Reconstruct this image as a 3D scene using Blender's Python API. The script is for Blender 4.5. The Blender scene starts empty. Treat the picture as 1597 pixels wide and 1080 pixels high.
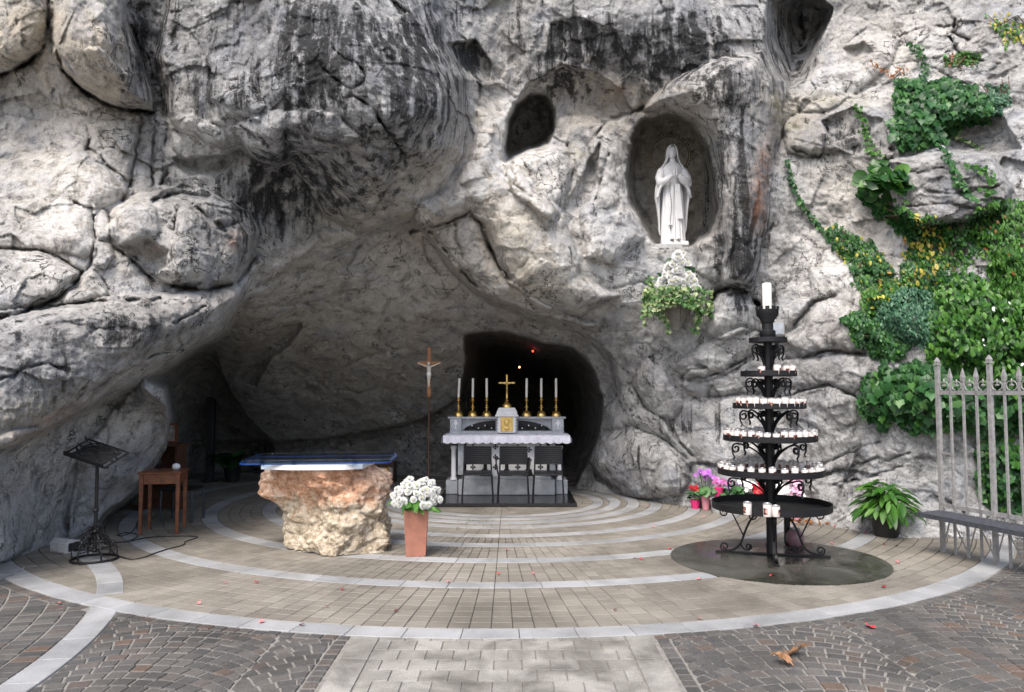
import bpy, bmesh, math, random
import numpy as np
from mathutils import Vector, Matrix, Euler
random.seed(7); rng = np.random.default_rng(11)
R = math.radians
sc = bpy.context.scene
COL = sc.collection

# ---------------------------------------------------------------- camera
F_PX, HOR, CX, CY = 1200.0, 610.0, 798.5, 540.0
CAM_Z = 1.8
PITCH = math.atan((HOR - CY) / F_PX)
cam_d = bpy.data.cameras.new('camera'); cam = bpy.data.objects.new('camera', cam_d); COL.objects.link(cam)
cam.location = (0, 0, CAM_Z); cam.rotation_euler = (math.pi / 2 + PITCH, 0, 0)
cam_d.sensor_width = 36; cam_d.lens = 36 * F_PX / 1597; cam_d.clip_start = .05; cam_d.clip_end = 2000
sc.camera = cam

# ---------------------------------------------------------------- sky, sun, exposure
SUN_EL, SUN_AZ = 56, 203          # degrees; azimuth measured clockwise from +Y (behind the viewer, a little left)
world = bpy.data.worlds.new('World'); sc.world = world; world.use_nodes = True
wn = world.node_tree.nodes; wl = world.node_tree.links
sky = wn.new('ShaderNodeTexSky'); sky.sky_type = 'NISHITA'; sky.sun_disc = False
sky.sun_elevation = R(SUN_EL); sky.sun_rotation = R(SUN_AZ); sky.air_density = 1.0; sky.dust_density = 4.0; sky.ozone_density = 1.0
wl.new(sky.outputs[0], wn['Background'].inputs[0]); wn['Background'].inputs[1].default_value = 0.12
sun_d = bpy.data.lights.new('sun', 'SUN'); sun_d.energy = 1.35; sun_d.angle = R(30); sun_d.color = (1, .96, .9)
sun = bpy.data.objects.new('sun', sun_d); COL.objects.link(sun)
sdir = Vector((math.sin(R(SUN_AZ)) * math.cos(R(SUN_EL)), math.cos(R(SUN_AZ)) * math.cos(R(SUN_EL)), math.sin(R(SUN_EL))))
sun.rotation_euler = (-sdir).to_track_quat('-Z', 'Y').to_euler(); sun.location = sdir * 30
vs = sc.view_settings; vs.view_transform = 'Standard'; vs.look = 'None'; vs.exposure = 1.14; vs.gamma = 1; vs.use_curve_mapping = False

# ---------------------------------------------------------------- layout helpers: where a sight line meets a depth or the floor
def P(px, py, Y):
    c, s = math.cos(PITCH), math.sin(PITCH)
    a, b = (px - CX) / F_PX, -(py - CY) / F_PX
    fy, fz = c - b * s, s + b * c
    k = Y / fy
    return Vector((a * k, Y, CAM_Z + fz * k))
def Gd(px, py, z=0.0):
    p = P(px, py, 1.0); d = p - Vector((0, 0, CAM_Z))
    k = (z - CAM_Z) / d.z
    return Vector((d.x * k, d.y * k, z))
def pix(x, y, z):
    c, s = math.cos(PITCH), math.sin(PITCH)
    dz = z - CAM_Z
    fw = y * c + dz * s; up = -y * s + dz * c
    return CX + F_PX * x / fw, CY - F_PX * up / fw

# ---------------------------------------------------------------- tags and mesh builder
def tag(o, label=None, cat=None, group=None, kind=None):
    if label: o['label'] = label
    if cat: o['category'] = cat
    if group: o['group'] = group
    if kind: o['kind'] = kind
    return o
def empty(name, loc, rz=0):
    o = bpy.data.objects.new(name, None); COL.objects.link(o)
    o.location = loc; o.rotation_euler = (0, 0, rz); o.empty_display_size = .1
    return o
def link(name, me, parent=None, loc=(0, 0, 0), rot=None, scale=None):
    o = bpy.data.objects.new(name, me); COL.objects.link(o); o.location = loc
    if rot is not None: o.rotation_euler = rot
    if scale is not None: o.scale = scale if hasattr(scale, '__len__') else (scale,) * 3
    if parent: o.parent = parent
    return o
def copy_tree(o, parent=None):
    c = o.copy(); COL.objects.link(c); c.parent = parent
    for ch in o.children: copy_tree(ch, c)
    return c
def np_mesh(name, V, Fq, mat=None, smooth=True):
    V = np.asarray(V, np.float32); Fq = np.asarray(Fq, np.int32); k = Fq.shape[1]
    me = bpy.data.meshes.new(name)
    me.vertices.add(len(V)); me.vertices.foreach_set('co', V.ravel())
    me.loops.add(Fq.size); me.loops.foreach_set('vertex_index', Fq.ravel())
    me.polygons.add(len(Fq)); me.polygons.foreach_set('loop_start', np.arange(0, Fq.size, k, dtype=np.int32))
    try: me.polygons.foreach_set('loop_total', np.full(len(Fq), k, np.int32))
    except Exception: pass
    me.polygons.foreach_set('use_smooth', np.full(len(Fq), smooth, bool))
    me.update(calc_edges=True)
    if mat: me.materials.append(mat)
    return me

class MB:
    def __init__(s): s.v = []; s.f = []
    def add(s, v, f, M=None):
        n = len(s.v)
        s.v += [tuple(M @ Vector(p)) if M is not None else tuple(p) for p in v]
        s.f += [tuple(i + n for i in q) for q in f]
        return s
    def box(s, c, d, rz=0, ch=0, M=None):
        x, y, z = d[0] / 2, d[1] / 2, d[2] / 2
        T = Matrix.Translation(c) @ Matrix.Rotation(rz, 4, 'Z')
        if M is not None: T = M @ T
        if ch <= 0:
            v = [(i * x, j * y, k * z) for i in (-1, 1) for j in (-1, 1) for k in (-1, 1)]
            return s.add(v, [(0, 1, 3, 2), (4, 6, 7, 5), (0, 4, 5, 1), (2, 3, 7, 6), (0, 2, 6, 4), (1, 5, 7, 3)], T)
        rings = []
        def rr(a, b, zz, cc): return [(a - cc, -b, zz), (a, -b + cc, zz), (a, b - cc, zz), (a - cc, b, zz), (-a + cc, b, zz), (-a, b - cc, zz), (-a, -b + cc, zz), (-a + cc, -b, zz)]
        rings = [rr(x - ch, y - ch, -z, ch * .5), rr(x, y, -z + ch, ch), rr(x, y, z - ch, ch), rr(x - ch, y - ch, z, ch * .5)]
        return s.loft(rings, T)
    def loft(s, rings, M=None, caps=True, closed=True):
        n = len(rings[0]); v = [p for r in rings for p in r]; f = []
        for i in range(len(rings) - 1):
            for j in range(n if closed else n - 1):
                a, b = i * n + j, i * n + (j + 1) % n
                f.append((a, b, b + n, a + n))
        if caps:
            f.append(tuple(range(n))[::-1]); f.append(tuple(range((len(rings) - 1) * n, len(rings) * n)))
        return s.add(v, f, M)
    def lathe(s, prof, c=(0, 0, 0), n=16, M=None, caps=True):
        rings = [[(c[0] + r * math.cos(2 * math.pi * k / n), c[1] + r * math.sin(2 * math.pi * k / n), c[2] + z) for k in range(n)] for r, z in prof]
        return s.loft(rings, M, caps)
    def tube(s, pts, r, n=8, M=None, flat=None):
        pts = [Vector(p) for p in pts]; m = len(pts)
        rs = list(r) if hasattr(r, '__len__') else [r] * m
        rings = []; up = None
        for i in range(m):
            t = (pts[min(i + 1, m - 1)] - pts[max(i - 1, 0)]).normalized()
            if up is None:
                up = Vector((0, 0, 1)) if abs(t.z) < .9 else Vector((0, 1, 0))
                if flat is not None: up = Vector(flat)
            a = t.cross(up)
            if a.length < 1e-5: a = t.cross(Vector((1, .3, 0)))
            a.normalize(); b = a.cross(t).normalized()
            if flat is None: up = b
            ra, rb = (rs[i], rs[i]) if not isinstance(rs[i], tuple) else rs[i]
            rings.append([tuple(pts[i] + a * ra * math.cos(2 * math.pi * k / n) + b * rb * math.sin(2 * math.pi * k / n)) for k in range(n)])
        return s.loft(rings, M)
    def ball(s, c, r, nu=12, nv=8, M=None):
        if not hasattr(r, '__len__'): r = (r, r, r)
        prof = [(max(math.sin(math.pi * i / nv), .001), -math.cos(math.pi * i / nv)) for i in range(nv + 1)]
        rings = [[(c[0] + r[0] * q * math.cos(2 * math.pi * k / nu), c[1] + r[1] * q * math.sin(2 * math.pi * k / nu), c[2] + r[2] * z) for k in range(nu)] for q, z in prof]
        return s.loft(rings, M)
    def prism(s, poly, a, b, axis='z', M=None):
        n = len(poly)
        def pt(p, h): return (p[0], p[1], h) if axis == 'z' else ((p[0], h, p[1]) if axis == 'y' else (h, p[0], p[1]))
        return s.add([pt(p, a) for p in poly] + [pt(p, b) for p in poly],
                     [tuple(range(n))[::-1], tuple(range(n, 2 * n))] + [(i, (i + 1) % n, (i + 1) % n + n, i + n) for i in range(n)], M)
    def mesh(s, name, mat=None, smooth=False, fix=True):
        me = bpy.data.meshes.new(name); me.from_pydata(s.v, [], s.f)
        if fix:
            bm = bmesh.new(); bm.from_mesh(me); bmesh.ops.recalc_face_normals(bm, faces=bm.faces); bm.to_mesh(me); bm.free()
        if smooth:
            me.polygons.foreach_set('use_smooth', [True] * len(me.polygons))
            try: me.set_sharp_from_angle(angle=R(42))
            except Exception: pass
        me.update()
        if mat: me.materials.append(mat)
        return me
    def build(s, name, mat, parent=None, smooth=False, loc=(0, 0, 0), rot=None):
        return link(name, s.mesh(name, mat, smooth), parent, loc, rot)

# ---------------------------------------------------------------- numpy noise
_perm = rng.permutation(256).astype(np.int32); _perm = np.concatenate([_perm, _perm, _perm])
_g = rng.normal(size=(256, 3)); _g /= np.linalg.norm(_g, axis=1)[:, None]; _g = _g.astype(np.float32)
def perlin(p):
    p = np.asarray(p, np.float32); i = np.floor(p).astype(np.int32); f = p - i; i &= 255
    u = f * f * f * (f * (f * 6 - 15) + 10); out = 0
    for dx in (0, 1):
        wx = u[:, 0] if dx else 1 - u[:, 0]; h1 = _perm[i[:, 0] + dx]
        for dy in (0, 1):
            wy = u[:, 1] if dy else 1 - u[:, 1]; h2 = _perm[h1 + i[:, 1] + dy]
            for dz in (0, 1):
                wz = u[:, 2] if dz else 1 - u[:, 2]; g = _g[_perm[(h2 + i[:, 2] + dz) % 512] & 255]
                d = g[:, 0] * (f[:, 0] - dx) + g[:, 1] * (f[:, 1] - dy) + g[:, 2] * (f[:, 2] - dz)
                out = out + wx * wy * wz * d
    return out * 1.5
def fbm(p, o=5, gain=.5, lac=2.03, ridged=False):
    a, s, t = 1., 0., 0.
    for k in range(o):
        n = perlin(p * lac ** k + 17.3 * k)
        if ridged: n = 1 - 2 * np.abs(n)
        s = s + a * n; t += a; a *= gain
    return s / t

# ---------------------------------------------------------------- materials
def new_mat(name):
    m = bpy.data.materials.new(name); m.use_nodes = True
    nt = m.node_tree; return m, nt, nt.nodes, nt.links, nt.nodes['Principled BSDF']
def N(nt, t, **kw):
    n = nt.nodes.new(t)
    for k, v in kw.items(): setattr(n, k, v)
    return n
def ramp(nt, stops, interp='LINEAR'):
    n = nt.nodes.new('ShaderNodeValToRGB'); cr = n.color_ramp; cr.interpolation = interp
    while len(cr.elements) < len(stops): cr.elements.new(.5)
    for e, (p, c) in zip(cr.elements, stops):
        e.position = p; e.color = (*c, 1) if len(c) == 3 else c
    return n
def noise_node(nt, scale, detail=6, rough=.6, vec=None, dist=0):
    n = nt.nodes.new('ShaderNodeTexNoise'); n.inputs['Scale'].default_value = scale; n.inputs['Detail'].default_value = detail
    n.inputs['Roughness'].default_value = rough; n.inputs['Distortion'].default_value = dist
    if vec is not None: nt.links.new(vec, n.inputs['Vector'])
    return n
def math_node(nt, op, a, b=None, c=None, clamp=False):
    n = nt.nodes.new('ShaderNodeMath'); n.operation = op; n.use_clamp = clamp
    for k, x in enumerate((a, b, c)):
        if x is None: continue
        if isinstance(x, (int, float)): n.inputs[k].default_value = x
        else: nt.links.new(x, n.inputs[k])
    return n.outputs[0]
def mix_node(nt, fac, a, b, blend='MIX'):
    n = nt.nodes.new('ShaderNodeMix'); n.data_type = 'RGBA'; n.blend_type = blend
    for sock, x in ((n.inputs[0], fac), (n.inputs[6], a), (n.inputs[7], b)):
        if isinstance(x, (int, float)): sock.default_value = x
        elif isinstance(x, (tuple, list)): sock.default_value = (*x, 1) if len(x) == 3 else x
        else: nt.links.new(x, sock)
    return n.outputs[2]
def bump_to(nt, bsdf, h, strength=.4, dist=.02, prev=None):
    b = nt.nodes.new('ShaderNodeBump'); b.inputs['Strength'].default_value = strength; b.inputs['Distance'].default_value = dist
    nt.links.new(h, b.inputs['Height'])
    if prev is not None: nt.links.new(prev, b.inputs['Normal'])
    nt.links.new(b.outputs[0], bsdf.inputs['Normal']); return b.outputs[0]
def simple(name, col, rough=.6, metal=0, var=.25, scale=12, bump=0, bscale=None, spec=None, coat=0, trans=0, emit=None, estr=0):
    m, nt, ns, ls, b = new_mat(name)
    tc = N(nt, 'ShaderNodeTexCoord').outputs['Object']
    n = noise_node(nt, scale, 6, .65, tc)
    lo = tuple(c * (1 - var) for c in col); hi = tuple(min(1, c * (1 + var)) for c in col)
    r = ramp(nt, [(.3, lo), (.7, hi)]); ls.new(n.outputs[0], r.inputs[0]); ls.new(r.outputs[0], b.inputs['Base Color'])
    rr = math_node(nt, 'MULTIPLY_ADD', n.outputs[0], .25, rough - .12, True); ls.new(rr, b.inputs['Roughness'])
    b.inputs['Metallic'].default_value = metal
    if spec is not None: b.inputs['Specular IOR Level'].default_value = spec
    if coat: b.inputs['Coat Weight'].default_value = coat
    if trans: b.inputs['Transmission Weight'].default_value = trans
    if emit: b.inputs['Emission Color'].default_value = (*emit, 1); b.inputs['Emission Strength'].default_value = estr
    if bump:
        n2 = noise_node(nt, bscale or scale * 3, 6, .65, tc); bump_to(nt, b, n2.outputs[0], bump, .01)
    return m
def rnd_value(nt):   # one random number for each object and each loose piece of a joined mesh
    a = N(nt, 'ShaderNodeObjectInfo').outputs['Random']; g = N(nt, 'ShaderNodeNewGeometry').outputs['Random Per Island']
    return math_node(nt, 'FRACT', math_node(nt, 'MULTIPLY_ADD', a, 7.31, g))
def stone_piece(name, stops, rough=.75, grain=60, gvar=.35, bump=.25, big=1.2, bigc=(1, 1, 1), wet=0):
    m, nt, ns, ls, b = new_mat(name)
    tc = N(nt, 'ShaderNodeNewGeometry').outputs['Position']
    r = ramp(nt, stops); ls.new(rnd_value(nt), r.inputs[0])
    g = noise_node(nt, grain, 5, .7, tc); g2 = noise_node(nt, big, 6, .65, tc, .4)
    gr = ramp(nt, [(.3, (1 - gvar,) * 3), (.7, (1 + gvar,) * 3)]); ls.new(g.outputs[0], gr.inputs[0])
    c = mix_node(nt, 1.0, r.outputs[0], gr.outputs[0], 'MULTIPLY')
    br = ramp(nt, [(.35, (.72, .72, .7)), (.62, bigc)]); ls.new(g2.outputs[0], br.inputs[0])
    c = mix_node(nt, 1.0, c, br.outputs[0], 'MULTIPLY')
    ls.new(c, b.inputs['Base Color'])
    ls.new(math_node(nt, 'MULTIPLY_ADD', g2.outputs[0], .5, rough - .25, True), b.inputs['Roughness'])
    bump_to(nt, b, g.outputs[0], bump, .006)
    return m
def leaf_mat(name, stops, rough=.45, trans=.25):
    m, nt, ns, ls, b = new_mat(name)
    r = ramp(nt, stops); ls.new(rnd_value(nt), r.inputs[0])
    n = noise_node(nt, 30, 3, .6, N(nt, 'ShaderNodeTexCoord').outputs['Object'])
    v = ramp(nt, [(.3, (.75, .75, .75)), (.7, (1.2, 1.2, 1.2))]); ls.new(n.outputs[0], v.inputs[0])
    c = mix_node(nt, 1.0, r.outputs[0], v.outputs[0], 'MULTIPLY')
    ls.new(c, b.inputs['Base Color']); b.inputs['Roughness'].default_value = rough
    t = N(nt, 'ShaderNodeBsdfTranslucent'); ls.new(c, t.inputs[0])
    mx = N(nt, 'ShaderNodeMixShader'); mx.inputs[0].default_value = trans
    ls.new(b.outputs[0], mx.inputs[1]); ls.new(t.outputs[0], mx.inputs[2])
    ls.new(mx.outputs[0], nt.nodes['Material Output'].inputs[0])
    return m

M = {}
M['iron'] = simple('black_iron', (.014, .014, .016), .5, .35, .4, 30, .15)
M['iron_grey'] = simple('weathered_grey_iron', (.34, .332, .325), .5, .3, .3, 25, .2)
M['wood'] = simple('brown_wood', (.17, .055, .022), .42, 0, .45, 18, .1)
M['wood_dark'] = simple('dark_wood', (.08, .035, .018), .5, 0, .4, 16, .1)
M['wood_cross'] = simple('cross_wood', (.34, .14, .05), .45, 0, .3, 14)
M['marble'] = simple('white_marble', (.82, .82, .83), .45, 0, .12, 6, .05)
M['marble_grey'] = simple('grey_blue_marble', (.42, .44, .47), .4, 0, .25, 9, .06)
M['black_granite'] = simple('black_granite', (.02, .02, .022), .22, 0, .5, 60)
M['gold'] = simple('polished_brass', (.75, .5, .16), .28, .9, .2, 12)
M['gold_relief'] = simple('gilt_relief', (.72, .5, .18), .4, .75, .3, 40, .5, 30)
M['cloth'] = simple('lilac_white_linen', (.8, .79, .88), .85, 0, .12, 14, .15)
M['wax'] = simple('white_wax', (.82, .8, .74), .5, 0, .04, 8)
M['plastic'] = simple('black_plastic', (.014, .015, .019), .5, 0, .2, 10, spec=.25)
M['statue'] = simple('carved_white_stone', (.74, .74, .75), .6, 0, .06, 7, .06)
M['terracotta'] = simple('terracotta', (.36, .155, .105), .7, 0, .18, 9, .2, 60)
M['pot_black'] = simple('black_pot', (.015, .015, .014), .5)
M['petal_white'] = simple('white_petals', (.9, .9, .885), .6, 0, .04, 20)
M['flower_eye'] = simple('flower_centre', (.55, .56, .2), .7)
M['dark_rock'] = simple('soil', (.03, .024, .018), .9, 0, .5, 30, .5)
# ================================================================ ROCK
ctrl = [  # (column, row, distance) of the outer face
 (-400,-700,12),(400,-700,12),(1000,-700,13),(2000,-700,13),(-400,900,6.5),(-400,300,8.5),(2000,300,8.6),(2000,900,6.6),
 (20,30,9.4),(150,60,9.2),(50,200,9.6),(130,280,9.2),(20,420,8.6),(120,430,8.7),(215,210,9.8),(210,330,9.4),
 (20,520,8.3),(150,520,8.6),(330,470,9.6),(60,640,8.1),(180,600,9.0),(20,760,7.9),(20,885,7.7),(100,838,9.2),(60,862,8.4),
 (300,60,10.2),(300,200,10.0),(420,60,10.1),(420,210,10.0),(600,60,10.2),(600,200,10.0),(690,150,10.3),
 (480,330,11.0),(560,350,11.1),(640,350,11.4),
 (750,60,11.6),(760,160,11.6),(720,300,11.2),(800,300,11.3),(850,440,11.4),(780,420,11.4),(900,60,11.5),(900,170,11.8),(920,300,11.6),
 (960,430,11.6),(1000,60,11.3),(1010,200,11.9),(1000,330,11.9),(1050,420,11.8),(1050,480,11.9),(1160,120,11.2),(1160,300,11.2),(1170,430,11.4),
 (1240,200,11.9),(1250,330,11.6),(1300,60,12.4),(1400,60,11.9),(1500,60,11.3),(1570,60,10.8),(1300,250,11.5),(1400,200,11.1),(1500,150,10.9),
 (1450,300,10.6),(1560,280,10.2),(1350,420,10.9),(1450,450,10.2),(1560,450,9.7),(1220,480,11.5),(1300,600,10.8),(1380,640,10.3),(1450,640,9.8),(1570,640,9.6),
 (1220,700,11.6),(1320,760,10.8),(1440,780,9.9),(1560,800,9.7),(1300,822,10.4),(1400,838,9.6),(1480,850,9.5),(1560,860,9.4),
 (1130,560,11.9),(1080,540,11.8),(1010,520,12.0),(1060,640,12.3),(1000,620,12.6),(960,640,13.2),(1000,720,12.9),(1080,740,12.2),(1150,740,11.8),(1100,792,12.0),(1000,778,13.0),(940,765,13.9),(1200,800,11.4)]
ctrl_in = [  # the cave: sloping ceiling, back wall
 (200,600,11.5),(230,760,13.5),(300,560,13.4),(290,700,15.6),(300,790,15.8),(380,450,10.6),(400,520,12.2),(400,640,14.6),(420,700,16.2),(430,780,16.6),
 (460,400,10.9),(480,480,12.2),(480,600,14.2),(560,380,11.4),(560,480,12.6),(560,600,14.2),(560,680,15.6),(560,740,16.3),(560,800,16.4),
 (640,350,11.7),(650,420,12.2),(650,500,13.0),(650,600,14.4),(660,690,15.6),(680,760,16.0),(720,520,13.4),(720,600,14.4),(720,680,15.2),
 (700,440,12.3),(760,470,12.6),(800,505,13.0),(850,505,12.8),(900,520,12.9),(940,560,13.1),(960,620,13.3),(950,700,13.6),(930,750,14.2),(900,775,14.2),
 (800,600,14.8),(800,750,16.0),(870,650,14.6)]
def tps(ctrl):
    c = np.array(ctrl, float); xy = c[:, :2] / 400; n = len(c)
    def K(d2): return np.where(d2 > 1e-12, d2 * np.log(d2 + 1e-12) * .5, 0)
    d2 = ((xy[:, None] - xy[None]) ** 2).sum(2)
    A = np.zeros((n + 3, n + 3)); A[:n, :n] = K(d2) + np.eye(n) * .004; A[:n, n] = 1; A[:n, n + 1:] = xy; A[n, :n] = 1; A[n + 1:, :n] = xy.T
    w = np.linalg.solve(A, np.concatenate([c[:, 2], np.zeros(3)]))
    def ev(q):
        q = q / 400; out = w[n] + q @ w[n + 1:]
        for k in range(n):
            out = out + w[k] * K((q[:, 0] - xy[k, 0]) ** 2 + (q[:, 1] - xy[k, 1]) ** 2)
        return out
    return ev
def sdf(poly, q):      # signed distance, positive inside
    p = np.array(poly, float); d = np.full(len(q), 1e9); ins = np.zeros(len(q), bool); n = len(p)
    for i in range(n):
        a, b = p[i], p[(i + 1) % n]; e = b - a; w = q - a
        t = np.clip((w @ e) / (e @ e + 1e-9), 0, 1)
        d = np.minimum(d, np.hypot(w[:, 0] - t * e[0], w[:, 1] - t * e[1]))
        c = ((a[1] > q[:, 1]) != (b[1] > q[:, 1])) & (q[:, 0] < (b[0] - a[0]) * (q[:, 1] - a[1]) / (b[1] - a[1] + 1e-12) + a[0])
        ins ^= c
    return np.where(ins, d, -d)
def pdist(pl, q):
    d = np.full(len(q), 1e9)
    for a, b in zip(pl[:-1], pl[1:]):
        a = np.array(a, float); e = np.array(b, float) - a; w = q - a
        t = np.clip((w @ e) / (e @ e + 1e-9), 0, 1)
        d = np.minimum(d, np.hypot(w[:, 0] - t * e[0], w[:, 1] - t * e[1]))
    return d
CAVE = [(150,812),(205,770),(255,700),(264,650),(255,608),(228,592),(290,553),(350,507),(374,458),(402,400),(440,410),(500,352),(560,362),(640,337),(662,352),(700,400),(735,440),(775,468),(850,496),(908,512),(960,560),(975,640),(950,700),(925,745),(905,800),(880,900),(150,900)]
SHAPES = [  # outline, offset (towards the viewer negative), rounding in columns
 ([(262,-300),(262,20),(243,90),(262,180),(280,205),(330,225),(375,232),(430,262),(455,250),(500,335),(560,362),(640,337),(690,292),(722,240),(724,120),(690,60),(700,-300)], -.85, 170),
 ([(430,262),(455,235),(520,222),(600,232),(660,240),(716,236),(690,292),(640,337),(560,362),(500,340)], .1, 60),
 ([(360,200),(420,175),(470,170),(520,180),(560,215),(520,232),(460,240),(440,262),(400,250)], -.25, 40),
 ([(176,335),(212,303),(250,292),(330,300),(380,328),(404,362),(397,402),(362,440),(320,452),(265,442),(235,425),(215,400),(185,388),(170,356)], -.45, 60),
 ([(250,305),(285,292),(330,305),(300,318),(262,316)], .16, 8),
 ([(272,246),(300,250),(368,238),(360,258),(335,276),(300,274)], .3, 22),
 ([(182,335),(215,308),(240,322),(246,360),(225,388),(190,380)], -.14, 22),
 ([(272,335),(300,322),(335,345),(345,385),(320,440),(280,440),(268,400)], -.1, 20),
 ([(185,385),(232,372),(262,392),(262,412),(240,424),(212,402)], .28, 14),
 ([(340,362),(372,350),(396,372),(388,402),(360,425),(346,400)], -.1, 16),
 ([(262,190),(300,180),(345,205),(360,240),(300,248),(268,230)], -.16, 26),
 ([(330,150),(380,140),(410,165),(400,190),(350,180)], -.16, 22),
 ([(520,235),(560,225),(600,240),(612,290),(580,330),(535,300)], -.15, 26),
 ([(330,305),(360,318),(372,345),(350,352),(322,332),(305,318)], -.1, 12),
 ([(-420,486),(20,486),(80,480),(180,464),(260,458),(330,456),(374,446),(376,470),(352,505),(290,552),(225,588),(170,622),(100,658),(20,694),(-420,760)], -.55, 60),
 ([(-420,760),(20,694),(100,658),(170,622),(215,598),(262,640),(262,690),(205,770),(150,815),(100,842),(75,866),(20,892),(-420,940)], .75, 22),
 ([(128,705),(180,640),(226,592),(255,606),(266,640),(256,690),(205,762),(160,812),(108,840),(112,790)], -.5, 45),
 ([(-300,720),(90,668),(140,648),(186,628),(166,690),(122,740),(108,836),(70,866),(-300,930)], -.3, 40),
 ([(-420,-300),(76,-300),(76,40),(66,76),(20,110),(-420,180)], -.5, 45),
 ([(82,-300),(188,-300),(196,20),(226,110),(240,174),(190,169),(122,132),(86,92),(79,40)], -.65, 50),
 ([(132,78),(150,76),(205,120),(200,132),(165,112)], -.08, 6),
 ([(192,-300),(262,-300),(262,20),(243,90),(264,185),(240,176),(226,110),(196,20)], .35, 24),
 ([(138,196),(230,176),(218,200),(208,280),(190,282),(150,244)], -.12, 14),
 ([(20,250),(80,240),(140,236),(190,285),(205,300),(150,330),(144,400),(60,388),(-60,400),(-60,240)], -.16, 40),
 ([(-60,392),(60,392),(126,426),(95,462),(20,486),(-60,490)], -.25, 30),
 ([(126,428),(144,420),(178,462),(80,478)], -.12, 12),
 ([(144,372),(168,380),(176,402),(160,420),(144,412)], -.1, 9),
 ([(148,322),(172,332),(174,366),(150,370)], -.1, 9),
 ([(640,350),(655,318),(700,296),(732,250),(748,170),(790,180),(790,250),(830,300),(880,330),(905,430),(965,462),(905,492),(850,486),(795,442),(776,402),(757,350),(735,332),(700,348),(662,360)], -.45, 40),
 ([(664,362),(700,350),(733,334),(752,352),(768,402),(800,445),(870,488),(940,512),(880,508),(810,488),(745,460),(702,422)], -.2, 16),
 ([(785,240),(792,185),(825,135),(878,104),(930,112),(968,142),(985,172),(940,195),(905,190),(885,232),(845,246)], .5, 42),
 ([(786,235),(788,192),(803,162),(830,146),(855,148),(866,170),(866,205),(857,226),(822,238),(790,254)], 2.2, 14),
 ([(790,256),(830,242),(870,232),(890,260),(880,300),(862,345),(840,330),(800,300)], -.3, 20),
 ([(840,285),(858,290),(868,330),(850,350),(832,320)], -.1, 9),
 ([(915,210),(950,186),(985,200),(985,260),(992,330),(1005,370),(960,410),(915,400),(910,340),(935,290)], -.3, 30),
 ([(880,330),(915,260),(935,225),(925,290),(905,340)], .25, 12),
 ([(978,270),(985,215),(1003,186),(1040,178),(1078,190),(1105,230),(1119,285),(1120,330),(1105,365),(1078,386),(1028,386),(1004,352),(985,320)], 1.3, 18),
 ([(1005,170),(1040,130),(1062,118),(1130,92),(1190,82),(1216,130),(1224,172),(1215,218),(1202,262),(1196,332),(1184,402),(1172,455),(1130,446),(1128,352),(1130,290),(1112,222),(1080,183),(1040,166)], -.55, 42),
 ([(1120,280),(1135,300),(1140,380),(1120,440),(1090,420),(1085,385),(1110,365)], -.15, 14),
 ([(860,40),(900,30),(960,50),(985,110),(960,130),(900,105),(860,90)], .15, 20),
 ([(700,70),(740,64),(765,100),(760,128),(725,122)], .3, 18),
 ([(1197,-8),(1194,60),(1214,120),(1232,140),(1256,120),(1276,76),(1290,44),(1296,14),(1262,-14),(1222,-14)], 1.5, 55),
 ([(1318,78),(1345,70),(1356,84),(1330,96)], .2, 8),
 ([(1222,200),(1262,162),(1332,150),(1372,172),(1398,212),(1402,252),(1362,246),(1310,232),(1262,244),(1232,236)], -.3, 34),
 ([(1285,190),(1330,172),(1372,190),(1392,235),(1340,240),(1300,226)], .3, 30),
 ([(1388,250),(1480,238),(1546,246),(1578,292),(1572,322),(1500,346),(1432,352),(1400,332),(1384,290)], -.45, 18),
 ([(1320,30),(1400,60),(1380,110),(1300,170),(1250,170),(1240,150),(1280,100)], -.25, 40),
 ([(1470,190),(1560,180),(1590,230),(1550,246),(1480,236)], .35, 20),
 ([(1102,522),(1106,490),(1124,459),(1155,455),(1182,480),(1176,512),(1130,527)], -.35, 28),
 ([(1052,570),(1096,535),(1160,512),(1182,522),(1172,552),(1140,577),(1100,594),(1070,590)], -.25, 20),
 ([(1064,600),(1075,578),(1100,576),(1112,600),(1100,622),(1070,612)], -.2, 16),
 ([(1110,590),(1165,562),(1225,556),(1230,600),(1160,616),(1112,618)], -.15, 18),
 ([(1200,480),(1262,470),(1250,505),(1210,520)], -.2, 14),
 ([(1265,420),(1330,410),(1370,460),(1340,545),(1250,556),(1225,530),(1255,505),(1268,470)], -.25, 30),
 ([(1225,610),(1290,601),(1334,620),(1340,690),(1300,790),(1200,790),(1180,680)], -.2, 40),
 ([(1225,562),(1330,552),(1345,600),(1330,616),(1290,598),(1225,606)], -.12, 14),
 ([(914,722),(940,676),(990,668),(1042,690),(1072,722),(1078,745),(1062,772),(1000,776),(960,764)], -.45, 42),
 ([(985,600),(1012,560),(1050,600),(1062,625),(1050,655),(1088,718),(1076,728),(1040,688),(990,664),(950,670),(942,640)], -.22, 22),
 ([(1062,628),(1110,622),(1200,620),(1215,700),(1130,728),(1092,718),(1054,656)], -.16, 26),
 ([(300,692),(430,692),(500,688),(560,678),(650,660),(724,622),(724,900),(300,900)], .55, 14),
 ([(262,606),(292,562),(330,548),(352,600),(382,652),(424,692),(424,900),(200,900),(262,700)], .8, 40),
 ([(370,590),(395,545),(440,512),(470,505),(455,530),(420,560),(400,600)], .4, 18),
 ([(724,523),(760,515),(800,519),(850,535),(895,546),(926,577),(939,620),(938,680),(915,722),(892,760),(885,900),(705,900),(716,700),(722,600)], 9.0, 70),
]
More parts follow.
